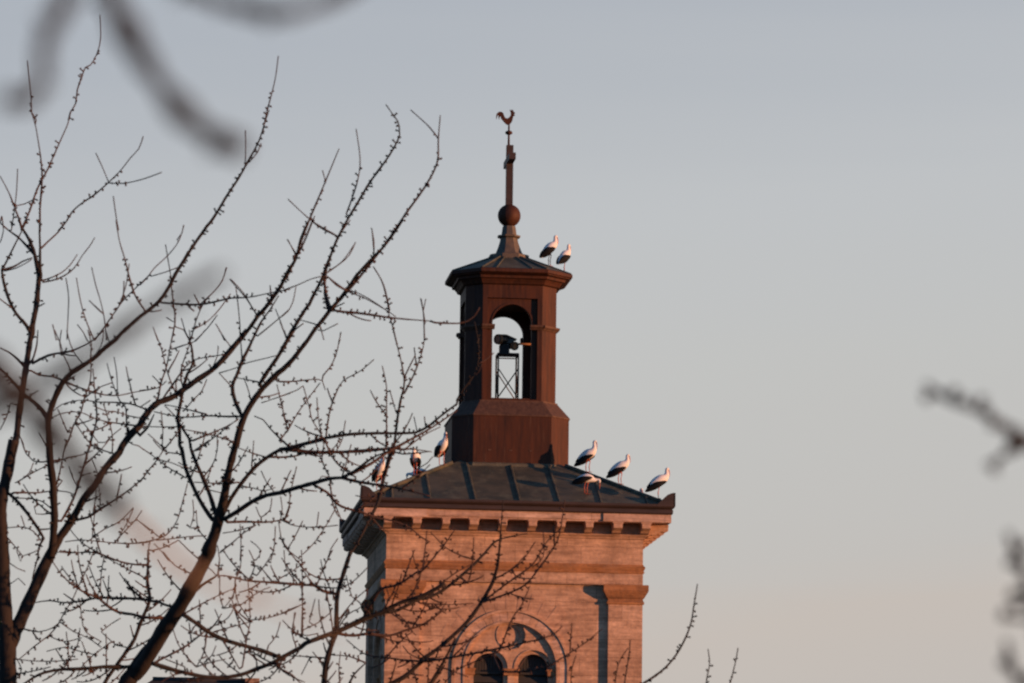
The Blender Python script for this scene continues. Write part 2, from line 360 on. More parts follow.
# main roof
E0, EZ, L0, LZ = 5.02, 18.10, 1.96, 19.66
sl_ = (LZ-EZ)/(E0-L0)
rf = MB(); rf.rings([sq(E0,EZ-.12), sq(E0,EZ), sq(1.6,EZ+(E0-1.6)*sl_)])
roof = rf.build('roof', m_lead, T)
gt_ = MB()
gt_.rings([sq(4.95,17.828),sq(5.04,17.83),sq(5.06,17.86),sq(5.06,17.97),sq(5.03,17.98),sq(5.04,18.0),sq(5.09,18.03),sq(5.12,18.08),sq(5.12,18.15),sq(5.04,18.16),sq(5.0,18.05)])
gutter = gt_.build('gutter', m_gutter, roof)
def zr(h): return EZ + (E0-h)*sl_
for k in range(4):
    m = RZ(k)
    for x in (-4.1,-2.86,-1.38,0.06,1.36,2.72,4.25):
        h1 = max(1.9, abs(x)+.02)
        p0 = m @ Vector((x,-5.0,zr(5.0)+.02)); p1 = m @ Vector((x+rng.uniform(-.05,.05),-h1,zr(h1)+.02))
        seam = MB(); seam.tube([p0,p1],[(.035,.04),(.045,.04)],6,smooth=False); seam.build('roof_seam', m_lead, roof)
    seam = MB(); seam.tube([m @ Vector((-5.0,-5.0,zr(5.0)+.03)), m @ Vector((-1.9,-1.9,zr(1.9)+.03))], .07, 6, smooth=False); seam.build('hip_roll', m_lead, roof)
# raised corner horns of the gutter
for cx in (-1,1):
    for cy in (-1,1):
        a = MB()
        for (dx,dy) in ((1,0),(0,1)):
            top = [(0,.0),(0,.44),(.12,.43),(.26,.37),(.40,.24),(.62,.02),(.62,0)]
            f0 = []; f1 = []
            for (u,z) in top:
                if dx: f0.append(Vector((cx*(5.125-u), cy*5.125, 18.09+z))); f1.append(Vector((cx*(5.125-u), cy*5.06, 18.09+z)))
                else: f0.append(Vector((cx*5.125, cy*(5.125-u), 18.09+z))); f1.append(Vector((cx*5.06, cy*(5.125-u), 18.09+z)))
            n = len(f0); a.add(f0+f1, [tuple(range(n)), tuple(range(n,2*n))[::-1]] + [(i,(i+1)%n,n+(i+1)%n,n+i) for i in range(n)])
        a.build('corner_horn', m_gutter, roof)

# ---- lantern, origin shifted by LX
ln = MB(); h0,s0 = 1.96,1.30
ln.rings([octo(h0,19.2,h0,s0),octo(h0,21.36,h0,s0)])
base = ln.build('lantern_base', m_rust, T, loc=(LX,0,0))
# standing seams of the cladding
for k in range(4):
    m = RZ(k)
    for x in (-.75,-.05,.62):
        sb_ = MB(); sb_.box(x-.05,x+.05,-h0-.012,-h0+.01,20.16,20.20,m=m); sb_.build('clip', m_rustl, base)
sp_ = MB(); sp_.rings([octo(h0+.03,21.33,h0,s0),octo(h0+.035,21.37,h0,s0),octo(1.60,21.86,1.60,1.06),octo(1.60,21.90,1.60,1.06)])
sp_.build('sloped_cover', m_rustl, base)
fs = MB(); fs.rings([octo(h0+.05,19.60,h0,s0),octo(h0+.05,19.72,h0,s0),octo(h0+.005,19.76,h0,s0)]); fs.build('flashing', m_lead, base)
B,S = 1.53,1.0
lw = MB()
for k in range(4):
    m = RZ(k)
    lw.rings([[m @ Vector((x,y,z)) for x,y in ((S,-B),(B,-S),(B-.33,-S+.12),(S-.12,-B+.33))] for z in (21.88,25.95)])
    # outer frame with rectangular recess
    plate(lw, [[(-S,21.9),(S,21.9),(S,25.93),(-S,25.93)], [(-.84,21.95),(.84,21.95),(.84,25.36),(-.84,25.36)]], -B, -B+.11, m)
    op = [(.66,22.0)] + arc(0,24.50,.66,0,math.pi,28) + [(-.66,22.0)]
    plate(lw, [[(-S,21.9),(S,21.9),(S,25.93),(-S,25.93)], op], -B+.11, -B+.33, m)
    # archivolt rim
    rim = arc(0,24.5,.72,0,math.pi,28) + arc(0,24.5,.665,math.pi,0,28)
    plate(lw, [rim], -B+.085, -B+.115, m)
lw.rings([octo(1.15,25.3,1.15,.8),octo(1.15,25.5,1.15,.8)])
lwall = lw.build('lantern_wall', m_rust, T, loc=(LX,0,0))
st = MB()
def strip(mb, p0, p1, z0, prof):
    """moulding between two plan points, profile (out, dz)"""
    p0 = Vector((*p0,0)); p1 = Vector((*p1,0)); d = (p1-p0).normalized(); nrm = Vector((d.y,-d.x,0))
    vs = [q + nrm*o_ + Vector((0,0,z0+dz)) for q in (p0,p1) for o_,dz in prof]; n = len(prof)
    mb.add(vs, [tuple(range(n))[::-1], tuple(range(n,2*n))] + [(i,(i+1)%n,n+(i+1)%n,n+i) for i in range(n)])
prof = [(-.02,0),(.03,0),(.06,.04),(.12,.09),(.13,.15),(-.02,.17)]
for k in range(4):
    m2 = RZ(k)
    def tp(x,y): v = m2 @ Vector((x,y,0)); return (v.x,v.y)
    strip(st, tp(-S-.03,-B-.001), tp(-.60,-B-.001), 24.30, prof); strip(st, tp(.60,-B-.001), tp(S+.03,-B-.001), 24.30, prof)
    strip(st, tp(S-.0,-B-.001), tp(B+.0,-S-.001), 24.30, prof)
    strip(st, tp(-.72,-B+.105), tp(-.60,-B+.105), 24.30, prof); strip(st, tp(.60,-B+.105), tp(.72,-B+.105), 24.30, prof)
st.build('string_moulding', m_rustl, lwall)
lr = MB()
H1,S1 = 2.05,1.12
P = lambda h,z: octo(h,z,H1,S1)
lr.rings([octo(1.53,25.80,B,S),octo(1.62,25.83,B,S),octo(1.66,25.90,B,S),octo(1.72,25.98,B,S+.0),octo(1.80,26.00,B,S),octo(1.82,26.08,B,S),octo(1.93,26.12,B,S),P(2.0,26.14),P(2.05,26.17),P(2.05,26.27),P(2.01,26.30),P(1.95,26.28)])
eave = lr.build('lantern_cornice', m_rust, T, loc=(LX,0,0))
l2 = MB(); l2.rings([P(2.01,26.22),P(2.01,26.285),octo(.60,26.90,.60,.34),octo(.5,26.92,.5,.3)])
for k in range(8):
    c = P(2.0,26.30)[k]; d = octo(.60,26.92,.60,.34)[k]; l2.tube([c,d],.035,6,smooth=False)
for k in range(4):
    for x in (-.38,.38):
        m=RZ(k); l2.tube([m@Vector((x*1.6,-2.0,26.30)), m@Vector((x*.5,-.6,26.92))],.028,6,smooth=False)
l2.build('lantern_roof', m_lead, T, loc=(LX,0,0))
fi = MB(); O = lambda h,z: octo(h,z,1,.46)
def Oc(h,z): return [Vector((h*math.cos(a)/math.cos(math.pi/8), h*math.sin(a)/math.cos(math.pi/8), z)) for a in [math.pi/8+i*math.pi/4 for i in range(8)]]
fi.rings([Oc(.66,26.80),Oc(.66,27.02),Oc(.62,27.05),Oc(.47,27.07),Oc(.42,27.16),Oc(.36,27.32),Oc(.31,27.48),Oc(.28,27.63),Oc(.37,27.67),Oc(.38,27.72),Oc(.25,27.75),Oc(.23,27.9),Oc(.21,28.05)])
fin = fi.build('finial', m_leadl, T, loc=(LX,0,0))
bl = MB()
bl.rings([[Vector((.39*math.sin(a)*math.cos(b), .39*math.sin(a)*math.sin(b), 28.42+.39*math.cos(a))) for b in [i*2*math.pi/24 for i in range(24)]] for a in [.02+i*(math.pi-.04)/14 for i in range(15)]], smooth=True)
bl.build('ball', m_rust, fin)
cr = MB(); cr.box(-.115,.115,-.115,.115,28.75,30.84); cr.box(-.11,.11,-.95,.95,30.20,30.42)
cr.build('cross', m_gutter, T, loc=(LX-.01,0,0))
# weathercock: rod, knob and a sheet-metal cockerel 2 cm thick
wk = MB(); wk.tube([(0,0,30.8),(0,0,31.62)],[.04,.028],8)
wk.rings([[Vector((r*math.cos(b),r*math.sin(b),z)) for b in [i*math.pi/6 for i in range(12)]] for r,z in ((.03,31.2),(.11,31.24),(.13,31.28),(.11,31.32),(.03,31.36))], smooth=True)
wc = wk.build('weathercock', m_rust, T, loc=(LX-.05,0,0))
cock = [(0.0,31.55),(.06,31.60),(.11,31.68),(.13,31.78),(.15,31.86),(.20,31.88),(.17,31.92),(.20,31.95),(.18,32.0),(.13,32.03),(.155,32.07),(.11,32.06),(.09,32.09),(.06,32.05),(.02,32.08),(.04,32.02),(.055,31.98),(.06,31.92),(.03,31.84),(-.03,31.78),(-.09,31.77),(-.14,31.80),(-.17,31.86),(-.19,31.93),(-.24,31.98),(-.31,32.0),(-.38,31.97),(-.43,31.91),(-.44,31.80),(-.43,31.72),(-.41,31.80),(-.39,31.87),(-.36,31.86),(-.36,31.78),(-.33,31.72),(-.33,31.80),(-.29,31.84),(-.27,31.76),(-.22,31.70),(-.15,31.62),(-.08,31.56)]
ck = MB(); plate(ck, [cock], -.025, .025); ck.build('cockerel', m_rust, wc)

# ---------------------------------------------------------------- siren and its stand inside the lantern
q = empty('lattice_stand')
def tw(x,y,z):
    c,s = math.cos(TYAW), math.sin(TYAW)
    return Vector((TLOC.x + c*x - s*y, TLOC.y + s*x + c*y, z))
q.location = tw(LX,0,21.9); q.rotation_euler.z = TYAW
q['label'] = 'thin metal lattice stand with crossed braces inside the open lantern'; q['category'] = 'stand'
fr = MB(); h = .34; zt = 1.74
for x in (-h,h):
    for y in (-h,h): fr = MB(); fr.tube([(x,y,0),(x,y,zt)],.028,6); fr.build('post', m_dark2, q)
for (a,b) in (((-h,-h),(h,-h)),((h,-h),(h,h)),((h,h),(-h,h)),((-h,h),(-h,-h))):
    for (z0,z1) in ((.25,1.25),(1.25,.25),(.22,.22),(zt-.05,zt-.05)): bc = MB(); bc.tube([(*a,z0),(*b,z1)],.02,5); bc.build('brace', m_rustl, q)
tp_ = MB(); tp_.box(-.36,.36,-.36,.36,zt,zt+.04); tp_.build('platform', m_dark2, q)
m_horn = mat('siren_paint', (.06,.05,.045), .4, .3)
m_red = mat('sunlit_orange', (.45,.22,.10), .6)  # sunlit orange of the horn mouth put into the rim colour; bracket shares it
sr = empty('siren', tw(LX-.10,0,21.9+zt+.04), TYAW, 'twin horn siren on a short post inside the open lantern', 'siren')
sm = MB(); sm.box(-.17,.15,-.17,.17,0,.30); sm.box(-.2,.18,-.2,.2,0,.03); sm.build('post', m_dark2, sr)
hm = MB()
hm.box(-.20,.30,-.2,.25,.36,.50); hm.rings([[Vector((x,y,.50)) for x,y in ((-.25,-.22),(.40,-.22),(.40,.28),(-.25,.28))],[Vector((x,y,.66)) for x,y in ((-.18,-.12),(.05,-.12),(.05,.18),(-.18,.18))]])
hm.box(-.12,.12,-.12,.12,.29,.37); hm.build('housing', m_horn, sr)
def horn(p, d, L, r0, r1):
    mb = MB(); p = Vector(p); d = Vector(d).normalized(); a = d.orthogonal().normalized(); b = d.cross(a)
    R = [[p + d*t*L + (a*math.cos(u)+b*math.sin(u))*r for u in [i*2*math.pi/18 for i in range(18)]] for t,r in ((0,r0*.7),(.05,r0),(.55,r0*1.15),(.85,r1*.93),(1,r1),(1.0,r1*.88),(.7,r0*.8),(.3,r0*.5))]
    mb.rings(R, smooth=True); ho = mb.build('horn', m_horn, sr)
    rm = MB(); rm.rings([[p + d*t*L + (a*math.cos(u)+b*math.sin(u))*r for u in [i*2*math.pi/18 for i in range(18)]] for t,r in ((.74,r1*.95),(.76,r1*1.06),(.9,r1*1.08),(.92,r1*.95))], smooth=False); rm.build('rim', m_red, ho); return ho
horn((.12,-.02,.46),(-.80,-.60,.0),.52,.13,.165)
horn((.12,.1,.30),(.55,-.75,-.1),.40,.10,.14)
pp = MB(); pp.tube([(.1,.0,.36),(1.15,-.25,.33)],.035,8); pp.build('bracket_arm', m_red, sr)

# ---------------------------------------------------------------- storks
m_white = mat('white_feathers', (.74,.72,.69), .8, var=.10, scale=14, bump=.3, stretch=(1,1,2))
m_black = mat('black_feathers', (.009,.009,.010), .7, var=.4, scale=18)
m_black.node_tree.nodes['Principled BSDF'].inputs['Specular IOR Level'].default_value = .12
m_bill = mat('red_bill', (.45,.09,.035), .5)
m_eye = mat('dark_eye', (.01,.01,.01), .3)
def zr_(x, y): return zr(max(abs(x),abs(y)))
POSE = {
 'tall': dict(spine=[(-.29,.27,.015,.02),(-.25,.31,.05,.05),(-.18,.41,.10,.10),(-.09,.52,.14,.14),(.01,.62,.155,.155),(.10,.69,.14,.14),(.16,.76,.10,.105),(.18,.83,.072,.075),(.18,.895,.055,.058),(.175,.94,.048,.05),(.18,.985,.048,.05),(.208,1.0,.044,.042),(.232,.985,.032,.032),(.242,.965,.02,.02)],
   bill=[(.24,.97,.018),(.268,.90,.014),(.275,.82,.010),(.265,.73,.004)]),
 'rest': dict(spine=[(-.42,.35,.015,.02),(-.36,.385,.05,.05),(-.25,.46,.10,.10),(-.12,.545,.145,.14),(.02,.61,.165,.165),(.13,.66,.145,.15),(.205,.73,.105,.11),(.235,.80,.075,.08),(.24,.87,.058,.06),(.235,.92,.05,.052),(.24,.962,.05,.052),(.268,.98,.045,.042),(.29,.968,.032,.032),(.30,.95,.02,.02)],
   bill=[(.297,.955,.018),(.322,.89,.014),(.335,.81,.010),(.335,.72,.004)]),
 'up': dict(spine=[(-.42,.35,.015,.02),(-.36,.385,.05,.05),(-.25,.46,.10,.10),(-.12,.545,.145,.14),(.02,.61,.165,.165),(.13,.67,.14,.14),(.19,.75,.10,.10),(.21,.83,.07,.07),(.205,.91,.052,.052),(.20,.97,.046,.048),(.21,1.01,.048,.05),(.24,1.025,.042,.04),(.262,1.012,.03,.03),(.275,.995,.02,.02)],
   bill=[(.27,1.0,.018),(.295,.93,.014),(.305,.85,.010),(.30,.76,.004)]),
 'bow': dict(spine=[(-.44,.40,.02,.03),(-.36,.42,.06,.05),(-.24,.46,.11,.10),(-.10,.50,.145,.14),(.04,.52,.15,.15),(.16,.50,.12,.12),(.24,.47,.08,.08),(.31,.47,.055,.055),(.37,.475,.042,.042),(.41,.47,.042,.044),(.43,.445,.044,.046),(.44,.41,.038,.038),(.44,.385,.024,.024),(.44,.37,.018,.018)],
   bill=[(.44,.38,.018),(.445,.30,.014),(.44,.22,.010),(.435,.15,.004)]),
 'preen': dict(spine=[(-.42,.35,.015,.02),(-.36,.385,.05,.05),(-.25,.46,.10,.10),(-.12,.545,.145,.14),(.02,.61,.165,.165),(.14,.68,.13,.13),(.20,.74,.075,.08),(.235,.81,.05,.055),(.27,.83,.042,.042),(.31,.81,.04,.042),(.335,.77,.044,.046),(.345,.73,.038,.038),(.345,.70,.026,.026),(.345,.685,.018,.018)],
   bill=[(.345,.69,.018),(.345,.60,.014),(.34,.50,.010),(.335,.42,.004)]),
}
WING = [(.19,.60,.015,.02),(.12,.575,.03,.08),(.0,.53,.04,.13),(-.12,.48,.045,.17),(-.24,.41,.045,.17),(-.34,.35,.035,.14),(-.43,.29,.025,.085),(-.49,.255,.012,.03)]
def stork(loc, rz, pose, label, one_leg=False, sit=False, s=1.0, lean=0):
    r = empty('stork', tw(*loc), TYAW+rz, label, 'stork', 'storks resting on the tower roofs')
    r.scale = (s,s,s); P_ = POSE[pose]; Z = -.34 if sit else 0.0
    b = MB(); pts = [Vector((x,0,z+Z)) for x,z,_,_ in P_['spine']]
    # smooth the spine
    def cr_(L):
        o_ = []
        for i in range(len(L)-1):
            p0,p1,p2,p3 = L[max(i-1,0)],L[i],L[i+1],L[min(i+2,len(L)-1)]
            for t in (0,.5):
                o_.append(tuple(.5*((2*p1[k])+(-p0[k]+p2[k])*t+(2*p0[k]-5*p1[k]+4*p2[k]-p3[k])*t*t+(-p0[k]+3*p1[k]-3*p2[k]+p3[k])*t**3) for k in range(len(p1))))
        return o_ + [tuple(L[-1])]
    S_ = cr_(P_['spine'])
    b.tube([(x,0,z+Z) for x,z,_,_ in S_], [(max(.008,a),max(.008,c)) for _,_,a,c in S_], 14, up=Vector((0,0,1)))
    b.mi = [1 if sum(b.v[i][0] for i in f)/len(f) < -.31 else 0 for f in b.f]
    b.build('body', [m_white, m_black], r)
    bl_ = MB(); bl_.tube([(x,0,z+Z) for x,z,_ in P_['bill']], [q_ for _,_,q_ in P_['bill']], 8); bl_.build('bill', m_bill, r)
    hx,hz = P_['spine'][10][0], P_['spine'][10][1]
    e = MB()
    for sy in (-1,1): e.rings([[Vector((hx+.022+.008*math.sin(a)*math.cos(u), sy*.040+.008*math.sin(a)*math.sin(u)*.6, hz+.006+Z+.008*math.cos(a))) for u in [i*math.pi/4 for i in range(8)]] for a in (.1,.8,1.57,2.3,3.0)], smooth=True)
    e.build('eye', m_eye, r)
    W_ = ([(x*.72, .62+(z-.60)*1.12+(-x*.12)+.03, a, c*1.22) for x,z,a,c in WING] if pose == 'tall' else WING) if pose != 'bow' else [(x, .50+(z-.50)*.55+.02, a, c) for x,z,a,c in WING]
    for sy in (-1,1):
        wg = MB(); R_ = []
        Ws = cr_(W_)
        for i,(x,z,th,hh_) in enumerate(Ws):
            x0,z0 = Ws[max(i-1,0)][:2]; x1,z1 = Ws[min(i+1,len(Ws)-1)][:2]
            t = Vector((x1-x0,0,z1-z0)).normalized(); u = Vector((-t.z,0,t.x));
            if u.z < 0: u = -u
            off = .140*max(.15, min(1, 1.25-abs(x-.02)*2.1))
            c = Vector((x, sy*off, z+Z)) - u*.045
            R_.append([c + u*math.cos(k*2*math.pi/10)*max(hh_*.62,.01) + Vector((0,1,0))*math.sin(k*2*math.pi/10)*max(th,.006) for k in range(10)])
        wg.rings(R_, smooth=True); wg.build('wing', m_black, r)
    if not sit:
        for sy in ((-1,) if one_leg else (-1,1)):
            lg = MB(); fx = .045*sy
            hipz = .44
            lg.tube([(0.0,sy*.05,hipz),(.02+fx,sy*.052,.36)],[.035,.016],8)
            lg.tube([(.02+fx,sy*.052,.37),(-.01+fx,sy*.054,.22),(-.015+fx,sy*.054,.20),(.0+fx,sy*.055,.01)],[.0135,.012,.017,.010],7)
            for a in (-.5,0,.5): lg.tube([(fx,sy*.055,.012),(fx+.085*math.cos(a),sy*.055+.085*math.sin(a),.004)],[.010,.006],5)
            lg.tube([(fx,sy*.055,.012),(fx-.035,sy*.055,.004)],[.009,.005],5)
            lg.build('leg', m_bill, r)
    return r
zl = lambda h: 26.31 + (2.01-h)*(.7/1.41)
a_ = rad(-22)
def onl(r_, a=a_): return (LX+r_*math.cos(a), r_*math.sin(a), zl(max(abs(r_*math.cos(a)),abs(r_*math.sin(a)))))
def onh(x,y,up=.09): return (x,y,zr_(x,y)+up)
stork(onl(1.44), rad(8), 'tall', 'white stork on the lantern roof, left one of the pair beside the spire', s=1.03)
stork(onl(1.96), rad(35), 'tall', 'white stork on the lantern roof edge, right one of the pair, dark wings showing', s=.96)
stork(onh(2.56,-2.56), rad(-20), 'up', 'white stork with upright neck on the right roof ridge, nearest the brown lantern base', s=1.0)
stork(onh(3.51,-3.51), rad(-8), 'rest', 'white stork standing on two legs halfway down the right roof ridge', s=.98)
stork(onh(4.66,-4.66), rad(8), 'rest', 'one-legged white stork at the roof end beside the raised right gutter corner', one_leg=True, s=1.02)
stork((2.30,-4.25,zr(4.25)+.03), rad(-5), 'bow', 'white stork bending its head down on the front roof slope', s=1.0)
stork(onh(-4.50,-4.50), rad(-66), 'tall', 'white stork at the lower left roof corner, lit from the right', s=1.07)
stork(onh(-3.22,-3.22), rad(-105), 'preen', 'white stork preening with its bill hanging down on the left roof ridge', s=1.0)
stork((-2.95,-2.0,zr(2.95)+.02), rad(170), 'bow', 'white stork crouching low behind the preening one on the left roof slope', sit=True, s=1.0)
stork(onh(-2.27,-2.27), rad(-62), 'tall', 'white stork close against the left side of the brown lantern base', s=1.04)
stork((4.4,-1.0,zr(4.4)+.02), rad(-60), 'rest', 'stork behind the right roof ridge with only its head showing', sit=True, s=1.0)

# ---------------------------------------------------------------- far house behind the tree, lower left
hp = at(205, 680.5, 112)
HZ = hp.z
m_tile = mat('house_roof_tiles', (.03,.03,.032), .85, var=.5, scale=6, stretch=(1,1,8), bump=.3)
m_plaster = mat('house_plaster', (.45,.38,.30), .9, var=.2, scale=2)
hs = empty('house', (hp.x, hp.y, 0), rad(4), 'low house with a dark tiled roof seen behind the bare tree', 'house')
b = MB(); Lh = 4.6; b.box(-Lh+.2, Lh-.2, -3.5, 3.5, 0, HZ-2.6)
b.build('wall', m_plaster, hs)
b = MB()
b.add([(-Lh-.2,-3.9,HZ-2.7),(Lh+.2,-3.9,HZ-2.7),(Lh+.2,3.9,HZ-2.7),(-Lh-.2,3.9,HZ-2.7),(-1.3,0,HZ),(1.3,0,HZ)],[(0,1,5,4),(1,2,5),(2,3,4,5),(3,0,4),(0,3,2,1)])
b.tube([(-1.3,0,HZ),(1.3,0,HZ)],.07,8); rf_ = b.build('roof', m_tile, hs)
b = MB(); b.box(1.0,1.35,-.4,.0,HZ-.7,HZ+.05); b.build('chimney', mat('chimney_brick',(.30,.18,.12),.9,var=.5,scale=10), rf_)
b = MB()
for x in (-2.6,2.4):
    for z in (1.0,3.9): b = MB(); b.box(x-.5,x+.5,-3.53,-3.49,z,z+1.4); b.build('window', m_dark2, hs)
b = MB(); b.box(-.45,.45,-3.54,-3.49,0,2.1); b.build('door', m_dark, hs)

